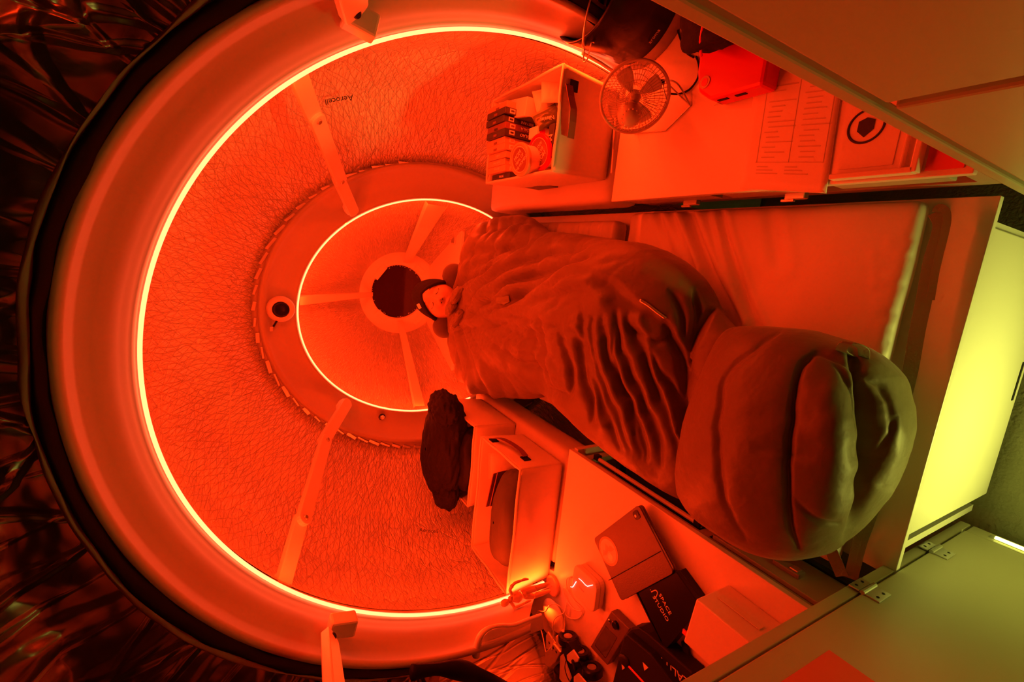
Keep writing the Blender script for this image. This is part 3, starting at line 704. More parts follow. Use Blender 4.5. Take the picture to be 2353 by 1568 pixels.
from mathutils.bvhtree import BVHTree
def surf_of(*obs):
    V = []; F = []
    for o in obs:
        b = wloc(o); k = len(V); V += [v.co + b for v in o.data.vertices]; F += [tuple(i + k for i in q.vertices) for q in o.data.polygons]
    return BVHTree.FromPolygons(V, F)
def on_surface(bv, x, y, lift=0.0):
    d = ray(x, y).normalized(); h = bv.ray_cast(EYE, d)
    return (h[0] - d * lift) if h[0] is not None else None
foot_bag = [c for c in bagT.children if c.name.startswith('foot_box')][0]
BV = surf_of(body_bag, foot_bag)
# webbing loop on the foot end, care label, drawcord, collar folds
P0 = on_surface(BV, 1962, 822, -0.004); P1 = on_surface(BV, 1985, 822, -0.004)
lp = catmull([P0, P0 + Vector((0.012, 0.01, 0.03)), P0 + Vector((0.03, -0.004, 0.045)), P1 + Vector((0.02, -0.006, 0.03)), P1], 16)
mb = MB(); s = Vector((0, 0.008, 0.003))
mb.grid([[p - s, p + s] for p in lp]); obj('webbing_loop', mb, 'strap', bagT, solid=0.002)
def onbag(x, y, z):
    p = on_surface(BV, x, y, 0.004); return p if p is not None else atZ(x, y, z)
a = [onbag(1142, 684, .93), onbag(1170, 680, .93), onbag(1172, 694, .928), onbag(1160, 700, .926), onbag(1140, 696, .926)]
obj('care_label', MB().prism(a, (0, 0, 0.003)), 'strap', bagT)
mb = MB()
obj('zip_pull', MB().tube(catmull([onbag(1470, 690, .985), onbag(1490, 702, .982), onbag(1508, 716, .975), onbag(1530, 732, .965)], 12), 0.0045, 6), 'metal', bagT, smooth=True)
COLLAR = True
# ---- the sleeper
HC = atY(1013, 691, 2.06)
toc = (EYE - HC).normalized()
e_r = (r_ * 13 + u_ * 37); e_u = (r_ * -37 + u_ * 13)
hf = toc; hr = -(e_r - hf * e_r.dot(hf)).normalized(); hu = (e_u - hf * e_u.dot(hf)).normalized()
tl_ = math.radians(14); hf2 = (hf * math.cos(tl_) + hu * math.sin(tl_)).normalized(); hu = (hu * math.cos(tl_) - hf * math.sin(tl_)).normalized(); hf = hf2
hr = hf.cross(hu).normalized()
HS = 1.12
def hp(x, y, z): return HC + (hr * x + hf * y + hu * z) * HS     # x right of the head, y out of the face, z to the crown
def face_pt(th, ph):
    x = math.sin(th) * math.sin(ph); y = math.sin(th) * math.cos(ph); z = math.cos(th)
    X, Yv, Z = 0.076 * x, 0.096 * y, 0.118 * z
    if z < 0: X *= 1 - 0.30 * z * z; Yv *= 1 - 0.06 * z * z
    if y > 0:
        g = lambda cx, cz, sx, sz: math.exp(-((X - cx) / sx) ** 2 - ((Z - cz) / sz) ** 2)
        Yv += 0.006 * g(0, 0.045, .05, .02) - 0.011 * (g(.031, .014, .017, .013) + g(-.031, .014, .017, .013)) + 0.0075 * (g(.031, .010, .012, .0085) + g(-.031, .010, .012, .0085))
        Yv += 0.012 * g(0, 0.002, .008, .026) + 0.021 * g(0, -.022, .011, .012) + 0.010 * (g(.012, -.026, .006, .006) + g(-.012, -.026, .006, .006))
        Yv += 0.006 * (g(.042, -.018, .02, .022) + g(-.042, -.018, .02, .022)) + 0.008 * g(0, -.052, .020, .006) + 0.007 * g(0, -.064, .016, .006) - 0.006 * g(0, -.0575, .022, .0025) + 0.010 * g(0, -.092, .022, .014)
    return X, Yv, Z
pT = thing('person', 'sleeping person in a black knit cap, eyes closed, body inside the sleeping bag', 'person', (HC.x, HC.y, 0.65))
rows = []
NT, NP = 90, 120
for i in range(NT + 1):
    th = max(0.02, PI * i / NT * 0.93); row = []
    for k in range(NP):
        row.append(hp(*face_pt(th, 2 * PI * k / NP)))
    rows.append(row)
# neck, shoulders and trunk carried on from the same surface, lying inside the bag
spine = [(hp(0, -0.012, -0.125), .056, .056), (hp(0, -0.02, -0.165), .058, .056), (Vector((-0.235, 1.86, .80)), .10, .07), (Vector((-0.22, 1.78, .765)), .19, .09), (Vector((-0.20, 1.60, .75)), .20, .10), (Vector((-0.19, 1.35, .745)), .18, .10), (Vector((-0.20, 1.15, .74)), .18, .11)]
for c, wx, wy in spine:
    rows.append([c + Vector((math.sin(2 * PI * k / NP) * -wx * 1.0, 0, math.cos(2 * PI * k / NP) * wy)) if c.y < 2.0 and c.y < HC.y - 0.12 else c + (hr * math.sin(2 * PI * k / NP) * wx + hf * math.cos(2 * PI * k / NP) * wy) for k in range(NP)])
mb = MB().grid(rows, closed=True); mb.f.append(tuple(range(len(rows) * NP - NP, len(rows) * NP)))
body = obj('body', mb, 'skin', pT, smooth=True)
for sx in (-1, 1):
    P = []
    for k in range(11):
        u = k / 10 * 2 - 1; X = sx * 0.031 + u * 0.0135; Z = 0.0065 - 0.0055 * (1 - u * u)
        y = 0.096 * math.sqrt(max(0, 1 - (X / .076) ** 2 - (Z / .118) ** 2)) - 0.0005
        P.append(hp(X, y, Z))
    obj('eyelashes', MB().tube(P, 0.0016, 5), 'brow', pT)
    P = []
    for k in range(11):
        u = k / 10 * 2 - 1; X = sx * 0.034 + u * 0.019; Z = 0.034 + 0.004 * (1 - u * u) - 0.002 * sx * u
        y = 0.096 * math.sqrt(max(0, 1 - (X / .076) ** 2 - (Z / .118) ** 2)) + 0.002
        P.append(hp(X, y, Z))
    obj('eyebrow', MB().tube(P, [0.001 + 0.0016 * math.sin(PI * k / 10) for k in range(11)], 5), 'brow', pT)
    obj('nostril', MB().ball(hp(sx * 0.0075, 0.116, -0.034), (0.0035, 0.0035, 0.0025)), 'brow', pT, smooth=True)
    obj('ear', MB().ball(hp(sx * 0.078, 0.0, -0.008), (0.010, 0.018, 0.030), R=Matrix((hr, hf, hu)).transposed()), 'skin', pT, smooth=True)
# knit cap: shell over the crown that frames the face, folded brim, small label
rows = []
for i in range(31):
    row = []
    for k in range(96):
        ph = 2 * PI * k / 96; fy = math.cos(ph)
        edge = 1.02 + 1.15 * (0.5 - 0.5 * fy) ** 0.62      # lower at the back and sides
        th = max(0.02, edge * i / 30); g = 1.05
        x = math.sin(th) * math.sin(ph); y = math.sin(th) * math.cos(ph); z = math.cos(th)
        row.append(hp(0.080 * g * x, 0.096 * g * y - 0.004, 0.118 * g * z + 0.002))
    rows.append(row)
cap = obj('knit_cap', MB().grid(rows, closed=True), 'hood', pT, smooth=True, solid=0.008)
rim = [r for r in rows[-1]]
obj('cap_brim', MB().tube([hp(0, 0, 0).lerp(p, 1.015) for p in rim], 0.0095, 8, closed=True), 'hood', cap, smooth=True)
p = atY(975, 713, 2.06) + toc * 0.10
q = (r_ * 9 + u_ * -11).normalized(); w_ = toc.cross(q).normalized()
obj('cap_label', MB().box(hp(0.052, 0.090, 0.056), (0.024, 0.014, 0.002), Matrix((hu * -0.75 + hr * 0.66, (hu * -0.66 - hr * 0.75), hf)).transposed()), 'whiteprint', cap)
# dark U-shaped travel pillow behind the neck
nb = []
a0 = atY(1043, 630, 2.03); a1 = atY(1019, 753, 2.03)
bk = hp(0, -0.14, -0.10)
P = catmull([a0, a0.lerp(bk, 0.5) + hr * 0.03, bk, a1.lerp(bk, 0.5) - hr * 0.03, a1], 28)
rr = [0.058 if 0 < i < 28 else 0.03 for i in range(29)]
dA = (P[0] - P[2]).normalized(); dB = (P[-1] - P[-3]).normalized(); cs_ = [(0.050, 0.006), (0.046, 0.020), (0.037, 0.036), (0.022, 0.049), (0.0, 0.056)]
P = [P[0] + dA * a_ for a_, b_ in cs_[:-1]] + P + [P[-1] + dB * a_ for a_, b_ in cs_[:-1][::-1]]
rr = [b_ for a_, b_ in cs_[:-1]] + [0.057] * 29 + [b_ for a_, b_ in cs_[:-1][::-1]]
np_ = tag(obj('travel_pillow', MB().tube(P, rr, 20), 'pillow', smooth=True), "dark brown neck pillow showing on both sides of the sleeper's head", 'pillow')
# ---- webbing strap across the foot of the mattress
sT = thing('strap', 'long grey green webbing strap lying across the foot end of the mattress', 'strap', atZ(2110, 700, 0.62))
def band(name, pts, w, m, parent, z=None, t=0.002, n=30, tw=None):
    P = catmull(pts, n); rows = []
    for i, p in enumerate(P):
        d = (P[min(i + 1, n)] - P[max(i - 1, 0)]).normalized(); s = d.cross(Vector((0, -0.45, 0.9))).normalized() * (w / 2)
        rows.append([p - s, p + s])
    return obj(name, MB().grid(rows), m, parent, solid=t)
band('webbing', [atZ(*q, 0.622) for q in ((2150, 488), (2163, 520), (2140, 600), (2125, 680), (2108, 760), (2092, 850), (2070, 940), (2040, 1060), (2000, 1180), (1975, 1250), (1955, 1330))], 0.024, 'strap', sT)
band('webbing', [atZ(*q, 0.626) for q in ((2150, 488), (2158, 476), (2172, 484), (2176, 500), (2172, 530), (2150, 620), (2138, 690))], 0.012, 'strap', sT)
band('webbing', [atZ(*q, 0.632) for q in ((1905, 1255), (1918, 1285), (1935, 1325))], 0.024, 'strap', sT, n=10)
# ================================================================== THINGS ON THE RIGHT-HAND SHELF AND DESK
# folding struts between the rings
def flat_bar(a, b, w, t, n, round_=True):
    """flat bar from a to b, width w across, thickness t along n, rounded ends"""
    a = Vector(a); b = Vector(b); d = (b - a).normalized(); n = Vector(n); n = (n - d * n.dot(d)).normalized(); s = n.cross(d)
    P = []
    for k in range(9): an = -PI / 2 + PI * k / 8; P.append(b + d * math.cos(an) * w / 2 + s * math.sin(an) * w / 2)
    for k in range(9): an = PI / 2 + PI * k / 8; P.append(a + d * math.cos(an) * w / 2 + s * math.sin(an) * w / 2)
    return MB().prism([p - n * t / 2 for p in P], n * t)
def strut(label, pts, w, nrm):
    P = [Vector(p) for p in pts]
    t = thing('folding_strut', label, 'strut', P[0])
    for i in range(len(P) - 1):
        off = Vector(nrm) * (0.009 if i % 2 else -0.002)
        d = (P[i + 1] - P[i]).normalized()
        obj('bar', flat_bar(P[i] + off, P[i + 1] + off, w, 0.020, nrm), 'white', t, bevel=0.003)
    for p in P[1:-1]:
        n = Vector(nrm).normalized()
        b = obj('hinge_bolt', MB().lathe([(0.008, 0), (0.008, 0.004), (0.006, 0.006)], p + n * 0.018, n, 12), 'metal', t)
    for p, q in ((P[0], P[1]), (P[-1], P[-2])):
        obj('bracket', flat_bar(p - Vector(nrm) * 0.02 - (q - p).normalized() * 0.01, p.lerp(q, 0.08) - Vector(nrm) * 0.02, w * 1.1, 0.018, nrm), 'white', t, bevel=0.002)
    return t
toaxis = lambda p: Vector((-0.29 - p.x, -0.5, 1.0 - p.z)).normalized()
a = atY(650, 1345, 1.24); b = atY(692, 1195, 1.40); c = atY(744, 1015, 1.75); d = atY(797, 928, 1.99)
strut('white folding strut at the lower left between the two led rings', [a, b, c, d], 0.047, toaxis(b))
a = atY(688, 180, 1.24); b = atY(722, 268, 1.42); c = atY(778, 410, 1.80); d = atY(812, 486, 2.0)
strut('white folding strut at the upper left beside the small print on the foil', [a, b, c, d], 0.045, toaxis(b))
# near brackets with an arm that comes towards the camera
def near_strut(label, base, hinge, end, w):
    t = thing('folding_strut', label, 'strut', base); n = toaxis(hinge)
    obj('mount_block', MB().box(base.lerp(hinge, 0.35), (0.05, 0.045, 0.07), Matrix.Rotation(0.2, 3, 'Y')), 'white', t, bevel=0.006)
    obj('arm', flat_bar(hinge, end, w, 0.022, n), 'white', t, bevel=0.003)
    obj('hinge_bolt', MB().lathe([(0.009, 0), (0.009, 0.003), (0.006, 0.006)], hinge + n * 0.011, n, 12), 'blackm', t)
near_strut('white hinged arm at the bottom edge reaching out from the large ring', atY(800, 1422, 1.15), atY(758, 1468, 1.02), atY(774, 1640, 0.62), 0.05)
near_strut('white hinged arm at the top edge reaching out from the large ring', atY(835, 62, 1.15), atY(812, 22, 1.05), atY(790, -120, 0.7), 0.06)
# small camera on the far ring
cb = atY(645, 711, 2.0)
tc_ = thing('dome_camera', 'small round white camera with black lens on the far ring', 'camera', cb)
v = (EYE - cb).normalized(); v = (v + Vector((0, -1.2, 0))).normalized()
obj('housing', MB().lathe([(0.050, -0.03), (0.052, -0.012), (0.047, 0.004), (0.036, 0.014)], cb, v, 40), 'white', tc_, smooth=True)
obj('lens', MB().lathe([(0.031, 0.012), (0.031, 0.018), (0.024, 0.021), (0.012, 0.018)], cb, v, 32), 'black', tc_, smooth=True)
obj('cable', MB().tube(catmull([atY(636, 738, 2.0), atY(630, 748, 2.01), atY(624, 757, 2.02)], 8), 0.004, 6), 'blackm', tc_)
obj('cable_plug', MB().box(atY(624, 756, 2.0), (0.018, 0.012, 0.014)), 'metal', tc_, bevel=0.002)
cb = atY(878, 959, 2.02)
t = thing('bolt', 'small black screw knob on the lower part of the far ring', 'bolt', cb)
obj('head', MB().lathe([(0.012, 0), (0.012, -0.008), (0.007, -0.014)], cb, (0, 1, 0), 6), 'metal', t); obj('washer', MB().lathe([(0.016, 0), (0.016, 0.003)], cb, (0, 1, 0), 16), 'black', t)
# prints on the foil
def print_on(x, y, Y, ang, s):
    p = atY(x, y, Y); R_ = (r_ * math.cos(ang) + u_ * math.sin(ang)); U_ = (u_ * math.cos(ang) - r_ * math.sin(ang))
    o = text('Aerocell', s, 'inkdark', None, p, R_, U_); o.location = (0, 0, 0)
    return o
for x, y, Y, ang, s, lab in ((779, 229, 1.52, math.radians(190), 0.026, 'small black word printed on the foil at the upper strut'), (985, 1220, 1.50, math.radians(-5), 0.023, 'small black word printed on the foil below the black jacket')):
    # the foil wall is met by marching along the ray
    rr_ = ray(x, y)
    for k in range(600):
        YY = 1.2 + k * 0.001; p = EYE + rr_ * (YY / rr_.y); v = Vector((p.x - E1.c[0], 0, p.z - E1.c[1] - 1.75)); th = math.atan2(v.z, v.x)
        ks = [(1.222, 1.004), (1.3, 1.03), (1.5, 1.05), (1.72, 0.98)]; f = 0.98
        for (y0, k0), (y1, k1) in zip(ks, ks[1:]):
            if y0 <= YY <= y1: f = k0 + (k1 - k0) * (YY - y0) / (y1 - y0)
        if v.length > (E1.p(th, YY, f) - Vector((E1.c[0], YY, E1.c[1] + 1.75))).length - 0.035: break
    o = print_on(x, y, YY, ang, s); o.name = 'printed_word'; tag(o, lab, 'print')
    bb = [Vector(c) for c in o.bound_box]
# ---- open fabric box: walls, rim, handle
def fabric_box(name, label, x0, x1, y0, y1, z0, z1, flare=0.012, handle=None):
    t = thing(name, label, 'storage box', ((x0 + x1) / 2, (y0 + y1) / 2, z0))
    th = 0.006
    C0 = [(x0, y0), (x1, y0), (x1, y1), (x0, y1)]; cx, cy = (x0 + x1) / 2, (y0 + y1) / 2
    def wall(a, b, seed):
        A = Vector((*a, z0)); B = Vector((*b, z0)); n = Vector((B.y - A.y, A.x - B.x, 0)).normalized()
        rows = []
        for i in range(17):
            u = i / 16; row = []
            for k in range(25):
                s = k / 24; p = A.lerp(B, s) + Vector((0, 0, (z1 - z0) * u))
                o = Vector((p.x - cx, p.y - cy, 0)); p += Vector((math.copysign(flare * u, o.x), math.copysign(flare * u, o.y), 0))
                bul = math.sin(PI * u) * math.sin(PI * s)
                p += n * (0.006 * bul + 0.006 * bul * noise.fractal(Vector((s * 3 + seed, u * 2, 1)), 1, 2, 3))
                row.append(p)
            rows.append(row)
        return MB().grid(rows)
    names = ['front_wall', 'side_wall', 'back_wall', 'side_wall']
    for i in range(4): obj(names[i], wall(C0[i], C0[(i + 1) % 4], i * 3.3), 'boxfab', t, smooth=True, solid=th)
    obj('bottom', MB().box((cx, cy, z0 + 0.004), (x1 - x0, y1 - y0, 0.006)), 'boxfab', t)
    f = flare
    rim = [(x0 - f, y0 - f), (x1 + f, y0 - f), (x1 + f, y1 + f), (x0 - f, y1 + f)]; P = []
    for i in range(4):
        a = Vector((*rim[i], z1)); b = Vector((*rim[(i + 1) % 4], z1)); P += [a.lerp(b, k / 10) + Vector((0, 0, 0.002 * math.sin(k))) for k in range(10)]
    obj('rim', MB().tube(P, 0.0045, 8, closed=True), 'boxfab', t, smooth=True)
    return t
bR = fabric_box('storage_box', 'white fabric box full of food packets on the padded shelf', 0.272, 0.535, 1.185, 1.59, 0.752, 0.965)
def band2(name, P, w, side, m, parent, t=0.002):
    rows = []
    for p in P: rows.append([p - Vector(side) * w / 2, p + Vector(side) * w / 2])
    return obj(name, MB().grid(rows), m, parent, solid=t)
P = catmull([Vector((0.50, 1.160, 0.93)), Vector((0.47, 1.140, 0.925)), Vector((0.40, 1.135, 0.915)), Vector((0.35, 1.140, 0.91)), Vector((0.335, 1.158, 0.905))], 14)
obj('handle_slot', MB().box((0.497, 1.163, 0.93), (0.03, 0.004, 0.03)), 'blackm', bR)
band2('handle', [atY(1308, 195, 1.150), atY(1312, 220, 1.142), atY(1318, 250, 1.14), atY(1316, 280, 1.142), atY(1311, 318, 1.15)], 0.024, (0, 0, 1), 'carton_deep', bR)
# ---- food cartons standing on edge at the far end of the box, spines towards the camera
def carton(x0, w, m, label, word=None, wc='whiteprint', badge=True, y0=1.42, d=0.13, z0=0.762, h=0.235, topword=None):
    c = Vector((x0 + w / 2, y0 + d / 2, z0)); t = thing('food_carton', label, 'carton', c, 'flat food cartons standing in the fabric box')
    obj('sleeve', MB().box(c + Vector((0, 0, h / 2)), (w * 0.96, d, h)), m, t, bevel=0.0012)
    yf = y0 - 0.0006; zt = z0 + h
    if badge:
        b = obj('badge', MB().box((c.x, yf, zt - 0.028), (w * 0.62, 0.0012, 0.020)), wc, t)
        obj('badge_mark', MB().box((c.x, yf - 0.001, zt - 0.028), (w * 0.28, 0.0008, 0.012)), m, b)
    if word: text(word, w * 0.66, wc, t, (c.x, yf - 0.0005, zt - 0.05 - 0.0047 * len(word)), (0, 0, 1), (-1, 0, 0), xs=0.95)
    if topword: text(topword, w * 0.55, wc, t, (c.x, y0 + d * 0.45, zt + 0.0006), (0, -1, 0), (1, 0, 0), xs=0.9)
    else: obj('top_tab', MB().box((c.x - w * 0.2, y0 + d * 0.5, zt + 0.0006), (w * 0.35, 0.022, 0.0012)), 'carton_deep' if m != 'carton_deep' else 'carton_dark', t)
    return t
LST = [('carton_dark', 'PALAK PANEER', 'dark carton with light lettering, nearest the bed in the box', .205, 0, 'PALAK'), ('carton_red', None, 'orange carton beside the dark one nearest the bed', .222, 1, 'PANEER'),
    ('carton_red', None, 'orange carton third from the bed side of the box', .222, 1, 'MAKHANI'), ('carton_red', None, 'orange carton fourth from the bed side of the box', .226, 1, 'RAJMA'),
    ('carton_red', None, 'orange carton with a dark top tab left of the dark pulao carton', .238, 1, None), ('carton_red', None, 'orange carton right against the dark pulao carton', .236, 1, None),
    ('carton_dark', 'VEG. PULAO', 'dark carton whose spine reads PULAO', .246, 1, None), ('carton_deep', 'BUTTER MASALA', 'maroon carton whose spine reads BUTTER MASALA', .242, 1, None),
    ('carton_dark', 'VEG. BIRYANI', 'dark carton whose spine reads BIRYANI', .246, 1, None), ('carton_dark', 'VEG. KOLHAPURI', 'dark carton whose spine reads KOLHAPURI', .250, 1, None),
    ('carton_red', None, 'orange carton beside the white box in the fabric box', .242, 0, None)]
x = 0.262
for i, (m, w_, lab, h, bd, tw) in enumerate(LST):
    carton(x, 0.0215, m, lab, w_, badge=bool(bd), h=h, y0=1.415 + 0.006 * ((i * 7) % 3) + (0.012 if i < 4 else 0), topword=tw); x += 0.0217
# two tubs with printed lids
def tub(px, py, Y, r, m, label, words, lean):
    c = atY(px, py, Y); n = ((EYE - c).normalized() * 0.60 - r_ * 0.80).normalized()
    t = thing('food_tub', label, 'tub', c - n * 0.06, 'round food tubs in the fabric box')
    obj('cup', MB().lathe([(r * 0.74, -0.075), (r * 0.90, -0.010), (r * 0.90, -0.004)], c, n, 40), 'white', t, smooth=False)
    ld = obj('lid', MB().lathe([(r * 0.97, -0.012), (r, -0.009), (r, -0.003), (r * 0.97, 0.0), (r * 0.86, 0.0), (r * 0.84, -0.003)], c, n, 48), m, t)
    U = (u_ * math.cos(lean) + r_ * math.sin(lean)); U = (U - n * U.dot(n)).normalized(); R = U.cross(n).normalized()
    obj('printed_disc', MB().lathe([(r * 0.70, -0.0028), (r * 0.70, -0.0018)], c, n, 48), 'carton_deep', ld)
    obj('print_ring', MB().tube([c + (R * math.cos(a) + U * math.sin(a)) * r * 0.76 for a in [2 * PI * k / 48 for k in range(48)]], 0.0009, 4, closed=True), 'whiteprint', ld)
    for k, wd in enumerate(words): text(wd, r * (0.36 if k == 0 else 0.25), 'whiteprint', ld, c + U * r * (0.30 - 0.29 * k) - n * 0.0016, R, U)
tub(1193, 367, 1.30, 0.050, 'carton_red', 'orange rimmed round food tub nearest the bed in the fabric box', ('MOM', 'MEAL OF', 'THE MOMENT'), -0.75)
tub(1238, 350, 1.27, 0.054, 'red', 'red rimmed round food tub with printed lid', ('MOM', 'EAT ME', 'ANYTIME'), 2.4)
# white carton, its printed end, pouches, slim black pack, bread packet
t = thing('white_carton', 'plain white carton with a green and red printed edge in the fabric box', 'carton', (0.49, 1.43, 0.76))
Rz = Matrix.Rotation(-0.12, 3, 'Z')
obj('body', MB().box((0.487, 1.455, 0.865), (0.058, 0.20, 0.21), Rz), 'laminate', t, bevel=0.002)
obj('printed_strip', MB().box((0.455, 1.44, 0.915), (0.002, 0.19, 0.09), Rz), 'pouch', t); obj('red_strip', MB().box((0.4535, 1.42, 0.905), (0.002, 0.13, 0.06), Rz), 'red', t)
def packet(name, label, c, right, up, w, h, m, th=0.018, cat='packet', seed=0.0, group=None):
    R = Vector(right).normalized(); U = Vector(up); U = (U - R * U.dot(R)).normalized(); N = R.cross(U); c = Vector(c); rows = []
    for s in (1, -1):
        pass
    mb = MB()
    for s in (1, -1):
        rows = []
        for i in range(17):
            v = i / 8 - 1; row = []
            for k in range(17):
                u = k / 8 - 1; b = (1 - u ** 4) * (1 - v ** 4)
                row.append(c + R * u * w / 2 + U * v * h / 2 + N * s * (th * 0.5 * b ** 0.7 + 0.003 * noise.noise(Vector((u * 3 + seed, v * 3, s))) * b))
            rows.append(row)
        mb.grid(rows)
    t = thing(name, label, cat, c - Vector((0, 0, h * 0.3)), group)
    obj('film', mb, m, t, smooth=True)
    obj('seal', MB().box(c + U * h / 2, (w, 0.012, 0.0015), Matrix((R, U, N)).transposed()), m, t)
    return t, c, R, U, N
c = atY(1258, 272, 1.30); n = (EYE - c).normalized()
t, c, R, U, N = packet('snack_pouch', 'dark green glossy pouch with script lettering in the fabric box', c, -(r_ * 0.9 - u_ * -0.45), u_ * 0.9 + r_ * 0.4, 0.085, 0.052, 'pouch', seed=1)
text('Nissin', 0.018, 'whiteprint', t, c + n * 0.0155, -(r_ * 0.97 - u_ * -0.2), -u_)
t, c, R, U, N = packet('snack_pouch', 'pale crinkled packet under the rim of the fabric box', atY(1268, 205, 1.30), r_, u_ + r_ * -0.2, 0.065, 0.085, 'paper', seed=4)
t, c, R, U, N = packet('snack_pouch', 'light flat packet beside the white carton', atY(1250, 235, 1.33), r_ * 0.9 + u_ * 0.2, u_, 0.06, 0.07, 'clear', seed=6)
t, c, R, U, N = packet('snack_pouch', 'small red packet below the dark green pouch', atY(1280, 285, 1.30), r_, u_, 0.05, 0.06, 'red', seed=8)
t = thing('slim_pack', 'slim black pack with light letters in the near corner of the fabric box', 'pack', (0.33, 1.22, 0.76))
c = atY(1262, 340, 1.235)
obj('body', MB().box((c.x + 0.02, c.y, 0.85), (0.10, 0.03, 0.185)), 'carton_dark', t, bevel=0.002)
text('MOM', 0.03, 'whiteprint', t, Vector((c.x + 0.005, c.y + 0.002, 0.9435)), (-1, 0, 0), (0, -1, 0))
t = thing('white_packet', 'small white printed box standing behind the red rimmed tub', 'carton', (0.38, 1.33, 0.76))
obj('body', MB().box((0.395, 1.33, 0.855), (0.035, 0.05, 0.19)), 'paper', t, bevel=0.002); obj('print_mark', MB().box((0.395, 1.3045, 0.93), (0.02, 0.001, 0.02)), 'red', t)
# ---- wire desk fan, seen from behind its motor
FC = atZ(1458, 225, 0.875)
FN = ((EYE - FC).normalized() + u_ * -0.35 + r_ * 0.12).normalized()
fT = thing('desk_fan', 'small wire cage desk fan on bent wire legs beside the black pot', 'fan', (FC.x, FC.y, 0.75))
FU = (u_ - FN * u_.dot(FN)).normalized(); FR = FU.cross(FN)
FRAD = 0.086
def fp(r, a, h): return FC + (FR * math.cos(a) + FU * math.sin(a)) * r + FN * h
fr = obj('guard_rim', MB().tube([fp(FRAD, 2 * PI * k / 64, 0) for k in range(64)], 0.0042, 8, closed=True), 'beige', fT, smooth=True)
obj('guard_rim', MB().tube([fp(FRAD * 0.99, 2 * PI * k / 64, -0.012) for k in range(64)], 0.003, 6, closed=True), 'beige', fT, smooth=True)
for nm, sg in (('rear_guard_wires', 1), ('front_guard_wires', -1)):
    mb = MB()
    for k in range(54):
        a = 2 * PI * k / 54
        mb.tube([fp(FRAD * (1 - i / 6 * 0.78), a + (0.35 * i / 6) * sg, sg * (0.034 * math.sin(i / 6 * PI / 2)) + (-0.012 if sg < 0 else 0)) for i in range(7)], 0.0007, 4, caps=False)
    for q in (0.3, 0.55, 0.8): mb.tube([fp(FRAD * q, 2 * PI * k / 40, sg * 0.034 * math.cos(q * 1.45) + (-0.012 if sg < 0 else 0)) for k in range(40)], 0.0008, 4, closed=True)
    o = obj(nm, mb, 'beige', fT); o['kind'] = 'stuff'
MC = FC + FN * 0.03 - FU * 0.033 - FR * 0.012
mo = obj('motor_housing', MB().lathe([(0.030, -0.022), (0.031, -0.004), (0.027, 0.014), (0.018, 0.026), (0.008, 0.030)], MC, FN, 32), 'beige', fT, smooth=True)
mb = MB()
for k in range(14):
    a = 2 * PI * k / 14; mb.ball(MC + (FR * math.cos(a) + FU * math.sin(a)) * 0.022 + FN * 0.0215, 0.0022, 6, 4)
o = obj('vent_dots', mb, 'whiteprint', mo); o['kind'] = 'stuff'
for k in range(4):
    a0 = 2 * PI * k / 4 + 0.5; rows = []
    for i in range(9):
        r = 0.014 + 0.058 * i / 8; w = 0.55 + 0.25 * math.sin(PI * i / 8)
        rows.append([fp(r, a0 + w * (j / 6 - 0.5), -0.012 + 0.012 * (j / 6 - 0.5)) for j in range(7)])
    obj('blade', MB().grid(rows), 'laminate', fT, smooth=True, solid=0.0012)
obj('hub', MB().lathe([(0.016, -0.02), (0.016, 0.0), (0.010, 0.012)], FC, FN, 24), 'beige', fT, smooth=True)
base = 0.7525
pts = [atZ(1524, 190, 0.80), atZ(1556, 192, 0.785), atZ(1587, 243, base)]
obj('leg', MB().tube(catmull([fp(FRAD, -0.2, 0)] + pts, 20), 0.0022, 6), 'metal', fT)
obj('leg', MB().tube([fp(FRAD * 0.98, 0.15, 0), atZ(1540, 198, 0.79), atZ(1585, 242, base)], 0.0018, 6), 'metal', fT)
obj('leg', MB().tube(catmull([MC - FU * 0.02, atZ(1442, 292, 0.80), atZ(1456, 307, 0.765), atZ(1466, 300, 0.765), MC + FR * 0.028 - FU * 0.01], 20), 0.0018, 6), 'metal', fT)
obj('foot_bar', MB().tube([atZ(1587, 243, base), atZ(1530, 300, base), atZ(1456, 307, base)], 0.0018, 6), 'metal', fT)
obj('thumb_screw', MB().lathe([(0.007, -0.006), (0.007, 0.006)], atZ(1521, 189, 0.80), FR, 12), 'black', fT)
cb_ = tag(obj('cable', MB().tube(catmull([atZ(1537, 215, 0.78), atZ(1560, 216, 0.756), atZ(1585, 205, 0.754), atZ(1603, 180, 0.754), atZ(1606, 152, 0.754), atZ(1600, 130, 0.754)], 24), 0.0025, 6), 'blackm', smooth=True), 'thin dark cable running from the desk fan to the black bag', 'cable')
cb_ = tag(obj('cable', MB().tube(catmull([atZ(1553, 55, 0.754), atZ(1562, 85, 0.754), atZ(1575, 118, 0.754), atZ(1594, 132, 0.758)], 16), 0.0025, 6), 'blackm', smooth=True), 'thin dark cable between the black pot and the black bag', 'cable')
cb_ = tag(obj('cable', MB().tube(catmull([atZ(1414, 272, 0.80), atZ(1410, 320, 0.756), atZ(1408, 360, 0.754), atZ(1405, 398, 0.754)], 16), 0.003, 6), 'white', smooth=True), 'thin white cable hanging along the near wall of the food box', 'cable')
